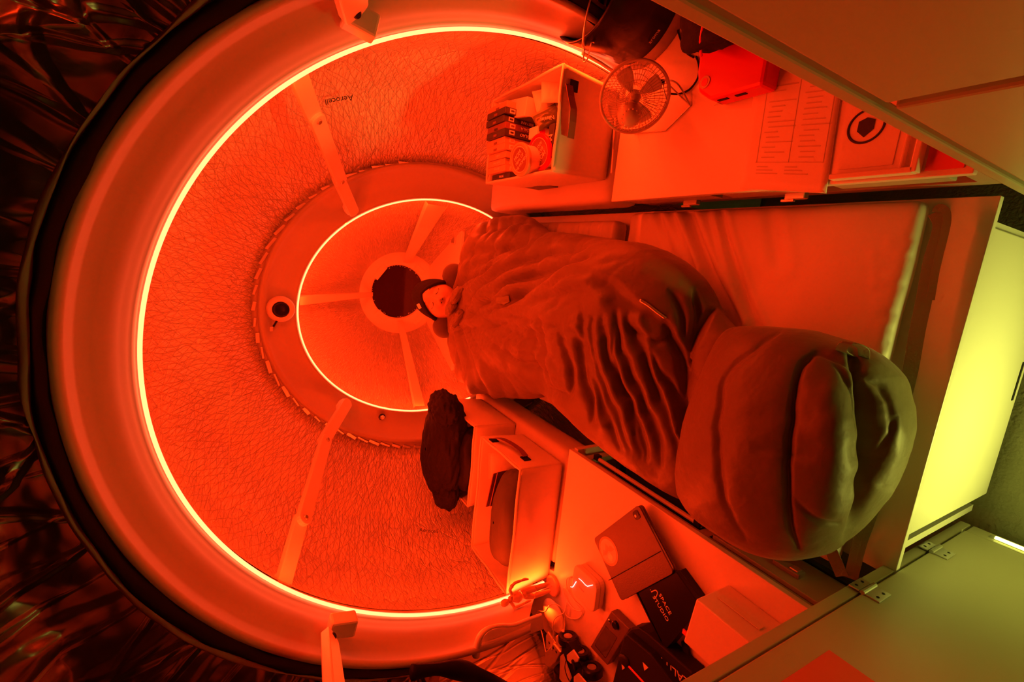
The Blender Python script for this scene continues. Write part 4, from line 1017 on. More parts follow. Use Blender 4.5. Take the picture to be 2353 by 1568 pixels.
# ---- black pot with light band at its foot and a wire bail
PC = Vector((0.725, 1.085, 0.75)); pr = 0.150
pT2 = thing('pot', 'large black cylindrical pot with a thin wire handle at the top edge', 'pot', PC)
obj('foot_ring', MB().lathe([(pr + 0.004, 0.001), (pr + 0.004, 0.012), (pr + 0.001, 0.035)], PC, (0, 0, 1), 64), 'grey', pT2, smooth=True)
mb = MB(); prof = [(pr, 0.03), (pr, 0.225), (pr - 0.004, 0.232), (pr - 0.010, 0.225), (pr - 0.012, 0.06), (0.01, 0.055)]
obj('wall', MB().lathe(prof, PC, (0, 0, 1), 64), 'black', pT2, smooth=True)
P = catmull([PC + Vector((-0.152, 0.02, 0.20)), PC + Vector((-0.165, -0.02, 0.235)), PC + Vector((-0.12, -0.06, 0.262)), PC + Vector((-0.02, -0.09, 0.262)), PC + Vector((0.08, -0.09, 0.25))], 24)
obj('bail', MB().tube(P, 0.0025, 6), 'metal', pT2, smooth=True)
P = catmull([PC + Vector((-0.152, 0.02, 0.20)), PC + Vector((-0.18, 0.03, 0.19)), PC + Vector((-0.185, 0.0, 0.20)), PC + Vector((-0.160, -0.03, 0.215)), PC + Vector((-0.152, -0.02, 0.20))], 16)
obj('bail_loop', MB().tube(P, 0.002, 6), 'metal', pT2, smooth=True)
ag = math.radians(218)
text('aroma', 0.015, 'ink', pT2, PC + Vector(((pr + 0.001) * math.cos(ag), (pr + 0.001) * math.sin(ag), 0.06)), (-math.sin(ag), math.cos(ag), 0), (0, 0, 1))
rA = tag(obj('white_rail', MB().tube([atY(1338, 122, 1.16), atY(1380, 145, 1.16), atY(1420, 172, 1.16)], 0.005, 8), 'white', smooth=True), 'short white rail just outside the near led strip beside the black pot', 'rail')
# ---- soft blob helper
def blob(name, c, rad, m, parent=None, seed=0.0, amp=0.25, fold=0.0, n=64, mseg=44, R=None, sq=1.0):
    c = Vector(c); rows = []
    for i in range(mseg + 1):
        th = min(max(PI * i / mseg, 0.03), PI - 0.03); row = []
        for k in range(n):
            a = 2 * PI * k / n; d = Vector((math.sin(th) * math.cos(a), math.sin(th) * math.sin(a), math.cos(th)))
            if sq != 1.0:
                mm = (abs(d.x) ** sq + abs(d.y) ** sq + abs(d.z) ** sq) ** (1 / sq); d2 = d / mm
            else: d2 = d
            s = 1 + amp * noise.fractal(d * 1.6 + Vector((seed, 0, 0)), 1, 2, 3)
            if fold: s += fold * (abs(noise.noise(d * 3.1 + Vector((seed * 2, 4, 1)))) * 2 - 0.5)
            p = Vector((d2.x * rad[0], d2.y * rad[1], d2.z * rad[2])) * s
            row.append(c + (R @ p if R else p))
        rows.append(row)
    return obj(name, MB().grid(rows, closed=True), m, parent, smooth=True)
for nm_, x_, y_, z_, rd, sd in (('collar_fold', 1037, 706, .94, (.042, .034, .022), 2.0), ('collar_fold', 1052, 732, .925, (.05, .03, .022), 4.4), ('collar_fold', 1050, 678, .93, (.045, .03, .022), 7.1)):
    blob(nm_, atZ(x_, y_, z_), rd, 'bag', bagT, seed=sd, amp=0.12, fold=0.12, n=40, mseg=28, R=Matrix.Rotation(0.5, 3, 'Y'))
# red case, black bag on it
t = thing('red_case', 'bright red plastic case with a round light emblem under the black bag', 'case', (0.48, 0.73, 0.75))
rc = [atZ(x, y, 0.752) for x, y in ((1607, 178), (1613, 214), (1646, 222), (1748, 196), (1775, 150), (1690, 100))]
obj('shell', MB().prism([Vector((0.478, 0.835, 0.752)), Vector((0.430, 0.822, 0.752)), Vector((0.404, 0.785, 0.752)), Vector((0.404, 0.655, 0.752)), Vector((0.56, 0.655, 0.752)), Vector((0.56, 0.835, 0.752))], (0, 0, 0.055)), 'red', t, bevel=0.008)
e = obj('emblem', MB().lathe([(0.014, 0), (0.014, 0.0015)], (0.447, 0.805, 0.8075), (0, 0, 1), 32), 'carton_red', t); obj('emblem_ring', MB().lathe([(0.009, 0.0015), (0.009, 0.0022)], (0.447, 0.805, 0.8075), (0, 0, 1), 24), 'red', e)
for y in (0.76, 0.715): obj('side_slot', MB().box((0.4035, y, 0.79), (0.002, 0.026, 0.010)), 'blackm', t, bevel=0.0005)
obj('side_arrow', MB().prism([(0.4035, 0.80, 0.772), (0.4035, 0.78, 0.784), (0.4035, 0.78, 0.764)], (-0.001, 0, 0)), 'whiteprint', t)
t = thing('black_bag', 'soft black zip bag lying on the red case, half hidden by the cabinet', 'bag', (0.55, 0.79, 0.815))
blob('body', (0.565, 0.735, 0.865), (0.085, 0.10, 0.05), 'jacket', t, seed=3, amp=0.12, sq=2.6)
obj('zip', MB().tube(catmull([(0.478, 0.775, 0.868), (0.495, 0.76, 0.895), (0.53, 0.745, 0.91), (0.57, 0.74, 0.908)], 12), 0.003, 6), 'red', t)
# ---- paper sheets and the framed sheet
def sheet(name, label, pts, z0, t_, m='paper', cat='paper', n=14, curl=0.006, group=None):
    a, b, c, d = [Vector(p) for p in pts]; rows = []
    for i in range(n + 1):
        row = []
        for k in range(n + 1):
            u, v = i / n, k / n; p = (a.lerp(b, u)).lerp(d.lerp(c, u), v); p.z = z0 + curl * (u * (1 - u) + (v - .5) ** 2 * 0.7) + t_ / 2; row.append(p)
        rows.append(row)
    T = thing(name, label, cat, (a + c) / 2, group); obj('leaf', MB().grid(rows), m, T, smooth=True, solid=t_)
    return T, (a, b, c, d)
a, b, c, d = Vector((0.206, 0.702, 0)), Vector((0.470, 0.712, 0)), Vector((0.448, 0.528, 0)), Vector((0.183, 0.512, 0))
T, _ = sheet('paper_sheet', 'white sheet printed with two columns of pale text on the right desk', (a, b, c, d), 0.7515, 0.003, curl=0.0)
ux = (b - a).normalized(); uy = (d - a).normalized()
mb = MB(); rnd = random.Random(5)
for col in (0, 1):
    for ln in range(17):
        L = rnd.choice((0.0, 0.03, 0.045, 0.06, 0.03)); 
        if L == 0: continue
        s = a + ux * (0.068 + ln * 0.0105) + uy * (0.040 + 0.078 * col + rnd.uniform(0, 0.01)); p = s + Vector((0, 0, 0.7549)) 
        mb.prism([p, p + uy * L, p + uy * L + ux * 0.0022, p + ux * 0.0022], (0, 0, 0.0003))
for ln in range(3):
    for q in (0.035, 0.10):
        p = a + ux * (0.034 + ln * 0.007) + uy * q + Vector((0, 0, 0.7549)); L = 0.05 - 0.012 * ln; mb.prism([p, p + uy * L, p + uy * L + ux * 0.0022, p + ux * 0.0022], (0, 0, 0.0003))
for q in (0.032, 0.105, 0.176):
    p = a + ux * 0.058 + uy * q + Vector((0, 0, 0.7549)); mb.prism([p, p + ux * 0.19, p + ux * 0.19 + uy * 0.001, p + uy * 0.001], (0, 0, 0.0003))
p = a + ux * 0.058 + uy * 0.03 + Vector((0, 0, 0.7549)); mb.prism([p, p + uy * 0.146, p + uy * 0.146 + ux * 0.0015, p + ux * 0.0015], (0, 0, 0.0003))
o = obj('printed_lines', mb, 'ink', T); o['kind'] = 'stuff'
# shallow white tray with an emblem sheet
t = thing('tray', 'shallow white tray with raised edge beside the printed sheet', 'tray', (0.33, 0.44, 0.751))
x0, x1, y0, y1 = 0.206, 0.47, 0.372, 0.503
obj('base', MB().box(((x0 + x1) / 2, (y0 + y1) / 2, 0.7535), (x1 - x0, y1 - y0, 0.004)), 'laminate', t)
obj('edge', MB().box((x0 + 0.004, (y0 + y1) / 2, 0.763), (0.010, y1 - y0, 0.022)), 'laminate', t, bevel=0.002)
obj('edge', MB().box(((x0 + x1) / 2, y0, 0.763), (x1 - x0, 0.010, 0.022)), 'laminate', t, bevel=0.002)
o = obj('inner_lip', MB().box(((x0 + x1) / 2, y0 + 0.022, 0.760), (x1 - x0 - 0.01, 0.004, 0.012)), 'laminate', t, bevel=0.001)
T = thing('emblem_sheet', 'white sheet with a black ring emblem lying in the white tray', 'paper', (0.32, 0.45, 0.757))
obj('leaf', MB().box((0.335, 0.455, 0.7567), (0.22, 0.09, 0.0016)), 'paper', T)
c = atZ(1990, 290, 0.758)
rg = obj('ring_emblem', MB().tube([c + Vector((0.029 * math.cos(k * PI / 24), 0.029 * math.sin(k * PI / 24), 0)) for k in range(48)], 0.0022, 6, closed=True), 'inkdark', T)
obj('emblem_core', MB().prism([c + Vector((0.015 * math.cos(k * PI / 3) * (1 + 0.3 * (k % 2)), 0.015 * math.sin(k * PI / 3), 0)) for k in range(6)], (0, 0, 0.001)), 'inkdark', rg)
t = thing('red_card', 'red card on the right desk between tray and cabinet', 'card', (0.26, 0.335, 0.751)); obj('leaf', MB().box((0.27, 0.338, 0.7515), (0.12, 0.05, 0.002)), 'redpaper', t)
# ================================================================== THINGS ON THE LEFT-HAND SHELF AND DESK
bL = fabric_box('storage_box', 'white fabric box holding an olive cushion, nearest the left desk', -1.19, -0.725, 1.222, 1.50, 0.752, 0.94)
P = [atY(1157, 1026, 1.37), atY(1172, 1030, 1.35), atY(1186, 1043, 1.34), atY(1200, 1062, 1.33), atY(1216, 1070, 1.30)]
P = [Vector((-0.700, 1.455, .915)), Vector((-0.688, 1.42, .905)), Vector((-0.684, 1.37, .895)), Vector((-0.688, 1.31, .885)), Vector((-0.700, 1.275, .88))]
rows = [[p + Vector((0, -0.0, -0.011)), p + Vector((0, 0.0, 0.011))] for p in catmull(P, 16)]
obj('handle', MB().grid(rows), 'carton_deep', bL, solid=0.002)
for q in (P[0], P[-1]): obj('handle_slot', MB().box(q + Vector((-0.008, 0, 0)), (0.003, 0.032, 0.028)), 'blackm', bL)
oc = blob('cushion', (-0.965, 1.31, 0.87), (0.20, 0.075, 0.10), 'olive', None, seed=2, amp=0.06, sq=2.4)
tag(oc, 'olive grey cushion stuffed into the nearer fabric box', 'cushion')
for k, (dy, dx, lab) in enumerate(((0.0, 0.0, 'dark folded sheet leaning on the olive cushion'), (0.030, -0.02, 'second dark folded sheet behind the first one'))):
    t = thing('folded_sheet', lab, 'sheet', (-0.93, 1.40 + dy, 0.76))
    Rr = Matrix.Rotation(0.5, 3, 'X') @ Matrix.Rotation(0.25, 3, 'Y')
    obj('panel', MB().box((-0.885 + dx, 1.405 + dy, 0.875), (0.13, 0.004, 0.17), Rr), 'carton_deep', t, bevel=0.001)
    obj('fold_edge', MB().box((-0.885 + dx, 1.402 + dy, 0.87), (0.13, 0.009, 0.014), Rr), 'carton_red', t, bevel=0.002)
t, *_ = packet('clear_bag', 'small translucent bag tucked in the corner behind the olive cushion', (-0.80, 1.42, 0.87), (1, 0.2, 0), (0, 0.2, 1), 0.10, 0.13, 'clear', seed=3, cat='bag')
bM = fabric_box('storage_box', 'second white fabric box under the black jacket', -1.03, -0.70, 1.57, 1.90, 0.752, 0.95)
jT = thing('jacket', 'black quilted jacket bundled on top of the far fabric box', 'jacket', (-0.85, 1.72, 0.95))
blob('bundle', (-0.835, 1.72, 1.01), (0.235, 0.125, 0.085), 'jacket', jT, seed=1.5, amp=0.10, fold=0.05, n=110, mseg=80, sq=2.3)
blob('sleeve', (-0.655, 1.70, 1.035), (0.075, 0.105, 0.055), 'jacket', jT, seed=5.5, amp=0.14, fold=0.08, n=80, mseg=50)
blob('hood', (-1.02, 1.68, 1.00), (0.09, 0.075, 0.055), 'jacket', jT, seed=8.5, amp=0.14, fold=0.07, n=80, mseg=50)
dc = blob('dark_cloth', (-0.875, 1.64, 0.91), (0.135, 0.075, 0.08), 'blackm', None, seed=4, amp=0.10, sq=3.0)
tag(dc, 'folded dark cloth standing in the box under the jacket', 'cloth')
# tablet in a folding cover, round sticker
Z3 = Vector((0, 0, 1))
def plate(name, pts, z, h, m, parent, bevel=0.0):
    return obj(name, MB().prism([Vector((p.x, p.y, z)) for p in pts], (0, 0, h)), m, parent, bevel=bevel)
def rrect(c, ux, uy, w, h, r, n=5):
    out = []
    for sx, sy, a0 in ((1, 1, 0), (-1, 1, PI / 2), (-1, -1, PI), (1, -1, 3 * PI / 2)):
        o = c + ux * sx * (w / 2 - r) + uy * sy * (h / 2 - r)
        for k in range(n + 1): a = a0 + PI / 2 * k / n; out.append(o + ux * math.cos(a) * r + uy * math.sin(a) * r)
    return out
# box marked SPACE STUDIO, under the tablet
A = [atZ(1455, 1372, 0.792), atZ(1548, 1308, 0.792), atZ(1599, 1383, 0.792), atZ(1530, 1500, 0.792)]
t = thing('presentation_box', 'glossy black box lettered in white, partly under the tablet', 'box', (A[0] + A[2]) / 2 * 1.0 - Vector((0, 0, 0.04)))
p0 = Vector((-0.900, 0.775, 0)); vx = Vector((0.845, 0.53, 0)).normalized(); vy = Vector((-vx.y, vx.x, 0))
qs = [Vector((-0.905, 0.765, 0)), Vector((-0.76, 0.665, 0)), Vector((-0.785, 0.575, 0)), Vector((-0.965, 0.615, 0))]
qs = [Vector((-0.900, 0.770, 0)), Vector((-0.758, 0.662, 0)), Vector((-0.797, 0.575, 0)), Vector((-0.985, 0.650, 0))]
plate('lid', qs, 0.776, 0.016, 'black', t, bevel=0.002); plate('tray_part', [q + (qs[0] + qs[2] - q * 2) * 0.012 for q in qs], 0.7515, 0.0243, 'black', t, bevel=0.001)
obj('spine', MB().prism([Vector((-0.905, 0.772, 0.7515)), Vector((-0.905, 0.772, 0.791)), Vector((-0.990, 0.650, 0.791)), Vector((-1.005, 0.65, 0.7515))], (-0.004, 0.002, 0)), 'black', t)
def desktext(s, size, x0, y0, dirpx, z, m, parent, xs=1.0, flip=False):
    """lettering lying on a horizontal surface at height z; dirpx = its reading direction in the photo"""
    c = atZ(x0, y0, z); d = atZ(x0 + dirpx[0] * 5, y0 + dirpx[1] * 5, z) - c
    return text(s, size, m, parent, c, d, Z3.cross(d), xs=xs)
desktext('SPACE', 0.016, 1528, 1389, (0.47, 0.88), 0.7928, 'whiteprint', t, xs=1.15)
desktext('STUDIO', 0.016, 1518, 1399, (0.50, 0.86), 0.7928, 'whiteprint', t, xs=1.15)
L = [atZ(x, y, 0.793) for x, y in ((1497, 1361), (1506, 1357), (1511, 1362), (1509, 1370), (1506, 1376))]
obj('logo_stroke', MB().tube(catmull(L, 12), 0.0016, 5), 'whiteprint', t); obj('logo_dot', MB().ball(atZ(1495, 1356, 0.793), 0.0015, 6, 4), 'whiteprint', t)
tt = thing('tablet', 'tablet in a dark folding cover with a round mission sticker', 'tablet', Vector((-0.83, 0.84, 0.775)))
c0 = (atZ(1361, 1236, .80) + atZ(1545, 1313, .80)) / 2
corn = [atZ(1361, 1236, 0.80), atZ(1466, 1165, 0.80), atZ(1546, 1313, 0.80), atZ(1428, 1386, 0.80)]
ux = ((corn[1] - corn[0]) + (corn[2] - corn[3])).normalized(); uy = Z3.cross(ux).normalized(); cc = sum(corn, Vector()) / 4
w = ((corn[1] - corn[0]).length + (corn[2] - corn[3]).length) / 2; h = ((corn[3] - corn[0]).length + (corn[2] - corn[1]).length) / 2
plate('rear_cover', rrect(cc, ux, uy, w, h, 0.012), 0.7935, 0.0045, 'tablet', tt, bevel=0.0008)
plate('tablet_body', rrect(cc, ux, uy, w - 0.006, h - 0.006, 0.011), 0.7855, 0.0075, 'metal', tt)
plate('keyboard_cover', rrect(cc, ux, uy, w, h, 0.012), 0.7805, 0.0045, 'tablet', tt, bevel=0.0008)
# supports: the tablet rests on the box at one side
g0 = atZ(1399, 1334, 0.7981); g1 = atZ(1519, 1267, 0.7981)
obj('cover_fold', MB().tube([g0, g1], 0.0012, 4), 'black', tt)
cm = atZ(1463, 1184, 0.798); co = obj('camera_island', MB().prism(rrect(Vector((cm.x, cm.y, 0.798)), ux, uy, 0.024, 0.024, 0.007), (0, 0, 0.0015)), 'black', tt)
obj('camera_lens', MB().lathe([(0.004, 0), (0.004, 0.001)], Vector((cm.x - 0.004, cm.y + 0.002, 0.7995)), Z3, 16), 'chrome', co); obj('camera_lens', MB().lathe([(0.004, 0), (0.004, 0.001)], Vector((cm.x + 0.005, cm.y - 0.005, 0.7995)), Z3, 16), 'screen', co)
sc_ = atZ(1398, 1267, 0.798); srad = (atZ(1398, 1299, .798) - atZ(1398, 1235, .798)).length / 2 * 0.98
st = obj('round_sticker', MB().lathe([(srad, 0), (srad, 0.0006)], Vector((sc_.x, sc_.y, 0.798)), Z3, 48), 'carton_red', tt)
obj('sticker_field', MB().lathe([(srad * 0.84, 0.0006), (srad * 0.84, 0.0011)], Vector((sc_.x, sc_.y, 0.798)), Z3, 48), 'paper', st)
sd = (atZ(1398 - 8, 1267 - 20, .798) - sc_).normalized(); sr = sd.cross(Z3)
mt_ = [sc_ + Vector((0, 0, 0.0012)) + sr * a * srad + sd * b * srad for a, b in ((-0.78, -0.12), (-0.45, 0.22), (-0.3, 0.08), (0.0, 0.5), (0.25, 0.15), (0.42, 0.3), (0.78, -0.1), (0.3, -0.12), (0, 0.02), (-0.3, -0.15))]
obj('sticker_mountains', MB().prism(mt_, (0, 0, 0.0004)), 'ink', st); obj('sticker_moon', MB().lathe([(srad * 0.26, 0.0012), (srad * 0.26, 0.0016)], sc_ + sd * -srad * 0.42, Z3, 24), 'clear', st)
for k in range(26):
    a = 2 * PI * k / 26
    pass
ringtxt = 'SPACE STUDIO - ANALOG MISSION - '
# rounded white router
rc = Vector((-1.052, 0.990, 0.7515))
rt = thing('router', 'white rounded router with a thin lit line lying beside the mannequin', 'router', rc)
rq = [atZ(1322, 1302, 0.79), atZ(1380, 1347, 0.79), atZ(1356, 1412, 0.79), atZ(1309, 1352, 0.79)]
ux2 = ((rq[1] - rq[0]) + (rq[2] - rq[3])).normalized(); uy2 = Z3.cross(ux2); c2 = sum(rq, Vector()) / 4
w2 = ((rq[1] - rq[0]).length + (rq[2] - rq[3]).length) / 2; h2 = ((rq[3] - rq[0]).length + (rq[2] - rq[1]).length) / 2
plate('top_shell', rrect(c2, ux2, uy2, w2, h2, 0.025), 0.772, 0.018, 'laminate', rt, bevel=0.004); plate('bottom_shell', rrect(c2, ux2, uy2, w2 * 0.98, h2 * 0.98, 0.025), 0.7515, 0.019, 'white', rt, bevel=0.003)
M['glow'] = led_mat('white_indicator', (1.0, 0.75, 0.6), 3.0)
obj('light_line', MB().tube([atZ(x, y, 0.7905) for x, y in ((1311, 1349), (1315, 1350), (1318, 1347), (1324, 1337))], 0.0009, 4), 'glow', rt); obj('light_line', MB().tube([atZ(x, y, 0.7905) for x, y in ((1330, 1330), (1337, 1336), (1346, 1346), (1350, 1348), (1362, 1345))], 0.0006, 4), 'glow', rt)
desktext('Lion', 0.014, 1336, 1354, (0.6, 0.8), 0.7908, 'ink', rt)
# oval puck with a power mark
c3 = atZ(1265, 1417, 0.785)
pk = thing('charger', 'white egg-shaped device with a power symbol and coiled cord', 'charger', Vector((c3.x, c3.y, 0.7515)))
dpk = (atZ(1285, 1452, .785) - atZ(1243, 1385, .785)); ax_ = dpk.normalized(); ay_ = Z3.cross(ax_)
Rp = Matrix((ax_, ay_, Z3)).transposed()
obj('shell', MB().ball(Vector((c3.x, c3.y, 0.772)), (dpk.length / 2, 0.050, 0.020), 40, 16, Rp), 'laminate', pk, smooth=True)
pc_ = atZ(1277, 1419, 0.790)
obj('power_symbol', MB().tube([pc_ + Vector((0.006 * math.cos(a), 0.006 * math.sin(a), 0)) for a in [0.5 + k * 5.2 / 16 for k in range(17)]], 0.0006, 4), 'ink', pk); obj('power_symbol', MB().tube([pc_, pc_ + Vector((0.006, 0.001, 0))], 0.0006, 4), 'ink', pk)
def cord(label, pts, r=0.0022, z=0.756, m='laminate'):
    return tag(obj('cord', MB().tube(catmull([atZ(q[0], q[1], q[2] if len(q) > 2 else z) for q in pts], 60), r, 7), m, smooth=True), label, 'cable')
cord('white cord looping over the egg-shaped charger and down to the plugs', [(1254, 1500, .79), (1245, 1455, .775), (1232, 1415, .765), (1236, 1405, .78), (1252, 1406, .80), (1262, 1393, .802), (1275, 1388, .80), (1290, 1398, .785), (1297, 1415, .775), (1297, 1445, .775), (1291, 1462, .79)])
cord('white cord lying in loops beside the router', [(1313, 1328), (1303, 1330), (1303, 1350), (1312, 1372), (1325, 1390), (1335, 1402), (1332, 1405), (1315, 1398), (1300, 1375), (1295, 1355), (1300, 1353), (1318, 1380), (1338, 1400), (1334, 1418), (1320, 1423), (1304, 1418), (1298, 1405), (1302, 1385)])
cord('white cord running from the router loops across the charger to the plug block', [(1302, 1385, .76), (1296, 1408, .78), (1280, 1418, .80), (1272, 1430, .795), (1271, 1460, .79), (1268, 1495, .80)])
cord('thin white cord hanging below the plug block', [(1281, 1540, .77), (1281, 1555, .76), (1281, 1600, .755)], r=0.0016)
def pxbox(name, pts, z0, z1, m, parent, bevel=0.003):
    P = [atZ(x, y, z1) for x, y in pts]; return obj(name, MB().prism([Vector((p.x, p.y, z0)) for p in P], (0, 0, z1 - z0)), m, parent, bevel=bevel)
pb = thing('plug_adapter', 'white multi-way plug block with slots beside the toy rover', 'adapter', atZ(1262, 1510, 0.7515))
pxbox('block', ((1252, 1500), (1272, 1480), (1288, 1500), (1276, 1522), (1262, 1535), (1252, 1528)), 0.7515, 0.795, 'laminate', pb)
pxbox('arm', ((1254, 1462), (1258, 1452), (1282, 1486), (1270, 1496), (1254, 1492)), 0.7515, 0.78, 'laminate', pb)
for x, y in ((1262, 1478), (1271, 1489), (1278, 1499)): obj('socket_slot', MB().box(atZ(x, y, 0.7955 if y > 1485 else 0.7805), (0.008, 0.006, 0.0015), Matrix.Rotation(0.7, 3, 'Z')), 'blackm', pb)
pa = thing('plug', 'white plug with its cord rising from it beside a rover wheel', 'plug', atZ(1292, 1470, 0.7515))
pxbox('body', ((1277, 1462), (1288, 1456), (1302, 1472), (1303, 1484), (1285, 1489), (1276, 1480)), 0.7515, 0.785, 'laminate', pa)
obj('collar', MB().tube([atZ(1291, 1462, .785), atZ(1294, 1450, .79)], [0.009, 0.005], 10), 'laminate', pa)
# jointed mannequin standing on a round base
YM = 1.145
mn = thing('mannequin', "jointed artist's mannequin figure on a round base in front of the led strip", 'figure', atZ(1277, 1345, 0.7515))
bc = atZ(1272, 1346, 0.753)
obj('base', MB().lathe([(0.038, 0), (0.038, 0.010), (0.034, 0.013)], Vector((bc.x, bc.y, 0.7515)), Z3, 40), 'carton_red', mn)
J = lambda x, y, dy=0.0: atY(x, y, YM + dy)
def limb(nm, pts, rs, par=mn): return obj(nm, MB().tube(catmull([Vector(p) for p in pts], 10), [np.interp(i / 10, np.linspace(0, 1, len(rs)), rs) for i in range(11)], 10), 'carton_red', par, smooth=True)
obj('rod', MB().tube([Vector((bc.x, bc.y, 0.76)), J(1232, 1362)], 0.002, 6), 'metal', mn)
limb('leg', [J(1262, 1341), J(1245, 1347), J(1228, 1353)], [0.005, 0.008, 0.010]); limb('leg', [J(1264, 1358), J(1246, 1364), J(1226, 1370)], [0.005, 0.008, 0.010])
limb('leg', [J(1228, 1353), J(1215, 1357), J(1204, 1361)], [0.010, 0.012, 0.011]); limb('leg', [J(1226, 1370), J(1212, 1370), J(1204, 1368)], [0.010, 0.012, 0.011])
limb('pelvis', [J(1206, 1362), J(1200, 1366)], [0.016, 0.015]); limb('chest', [J(1197, 1368), J(1188, 1372), J(1176, 1374)], [0.013, 0.020, 0.012])
obj('head', MB().ball(J(1160, 1386), (0.012, 0.012, 0.017)), 'carton_red', mn, smooth=True); limb('neck', [J(1175, 1376), J(1167, 1381)], [0.005, 0.005])
limb('arm', [J(1176, 1366), J(1172, 1357), J(1176, 1348)], [0.006, 0.006, 0.005]); limb('arm', [J(1176, 1348), J(1184, 1340), J(1198, 1335)], [0.005, 0.005, 0.004]); limb('hand', [J(1198, 1335), J(1206, 1332), J(1214, 1332)], [0.004, 0.005, 0.003])
limb('arm', [J(1172, 1382), J(1178, 1390), J(1182, 1396)], [0.006, 0.006, 0.005]); limb('arm', [J(1182, 1396), J(1194, 1392), J(1206, 1386)], [0.005, 0.005, 0.004]); limb('hand', [J(1206, 1386), J(1212, 1383), J(1220, 1380)], [0.004, 0.005, 0.003])
for q in ((1204, 1361), (1204, 1368), (1228, 1353), (1226, 1370), (1176, 1348), (1182, 1396), (1172, 1375)): obj('joint', MB().ball(J(*q), 0.007, 10, 6), 'carton_red', mn, smooth=True)
# white curved hose in front of a white bracket board
YH = 1.06
hs = [atY(x, y, YH) for x, y in ((1243, 1414), (1215, 1424), (1180, 1437), (1150, 1438), (1122, 1445), (1104, 1462), (1097, 1485), (1094, 1508))]
th_ = tag(obj('hose', MB().tube(catmull(hs, 40), [0.006 + 0.006 * smoothstep(0.45, 0.85, i / 40) for i in range(41)], 12), 'laminate', smooth=True), 'curved white hose with a drooping rounded end below the near led strip', 'hose')
bb = [atY(x, y, YH + 0.012) for x, y in ((1246, 1412), (1186, 1438), (1150, 1442), (1124, 1450), (1106, 1470), (1100, 1500), (1180, 1473), (1250, 1446))]
tag(obj('bracket_board', MB().prism(bb, (0, 0.006, 0)), 'laminate', bevel=0.001), 'white bracket board behind the curved hose', 'board')
# black gasket tail that wanders off towards the desk
YG = 0.98
gi = [(955, 1530), (1000, 1527), (1035, 1524), (1070, 1527), (1108, 1540), (1150, 1560), (1200, 1590)]; go = [(940, 1562), (985, 1551), (1040, 1552), (1070, 1560), (1095, 1568), (1130, 1590), (1180, 1625)]
ri = catmull([atY(x, y, YG) for x, y in gi], 30); ro = catmull([atY(x, y, YG) for x, y in go], 30)
mb = MB(); mb.tube([a.lerp(b, 0.5) for a, b in zip(ri, ro)], [(a - b).length / 2 for a, b in zip(ri, ro)], 12)
tag(obj('trim_10', mb, 'gasket', smooth=True), kind='structure')
# foil panel of the side wall beside the left desk
rows = []
for i in range(41):
    row = []
    for k in range(61):
        X = -1.50 - 0.02 * noise.noise(Vector((i * 0.15, k * 0.12, 3))) - 0.012 * abs(noise.noise(Vector((i * 0.4, k * 0.22, 8))))
        row.append(Vector((X - 0.10 * (k / 60), 1.70 - 1.4 * i / 40, 0.30 + 1.40 * k / 60)))
    rows.append(row)
uvs = [(0.8 * i / 40, 0.7 * k / 60) for i in range(41) for k in range(61)]
tag(obj('wall_left', MB().grid(rows), 'shellb', smooth=True, uv=uvs), kind='structure')
# toy rover with six black wheels
rv = thing('toy_rover', 'model rover with black wheels and white plates at the bottom edge', 'toy rover', (-1.32, 0.93, 0.7515))
for k, (x, y) in enumerate(((1306, 1469), (1334, 1504), (1361, 1541))):
    c = atZ(x, y, 0.785); c.z = 0.7865
    wv = Vector((1, 0.25, 0)).normalized()
    wh = obj('wheel', MB().lathe([(0.030, -0.014), (0.034, -0.010), (0.034, 0.010), (0.030, 0.014), (0.018, 0.014), (0.017, 0.009)], c, wv, 36), 'black', rv)
    obj('wheel_hub', MB().lathe([(0.016, 0.008), (0.015, 0.012), (0.006, 0.013)], c, wv, 12), 'grey', wh)
    c2_ = c + Vector((-0.14, 0, 0)); wh = obj('wheel', MB().lathe([(0.030, -0.014), (0.034, -0.010), (0.034, 0.010), (0.030, 0.014)], c2_, wv, 28), 'black', rv)
for pts, z1 in ((((1302, 1506), (1316, 1494), (1329, 1514), (1327, 1522), (1311, 1526), (1303, 1518)), 0.845), (((1287, 1510), (1292, 1504), (1312, 1560), (1300, 1580), (1285, 1560)), 0.825), (((1318, 1556), (1327, 1548), (1350, 1575), (1340, 1600), (1318, 1590)), 0.835)):
    pxbox('white_plate', pts, z1 - 0.006, z1, 'laminate', rv, 0.001)
for a_, b_ in (((1306, 1469), (1334, 1504)), ((1334, 1504), (1361, 1541))):
    obj('rocker_arm', MB().tube([atZ(a_[0] - 12, a_[1] + 4, .80), atZ(b_[0] - 12, b_[1] + 4, .80)], 0.006, 8), 'blackm', rv)
pxbox('chassis', ((1292, 1470), (1306, 1478), (1345, 1545), (1320, 1600), (1285, 1540)), 0.775, 0.812, 'blackm', rv, 0.003)
obj('wire', MB().tube(catmull([atZ(1300, 1520, .83), atZ(1298, 1535, .85), atZ(1302, 1552, .84), atZ(1308, 1565, .83)], 14), 0.0015, 6), 'blackm', rv)
obj('mast', MB().tube([atZ(1322, 1540, .81), atZ(1316, 1520, .86)], 0.005, 8), 'blackm', rv)
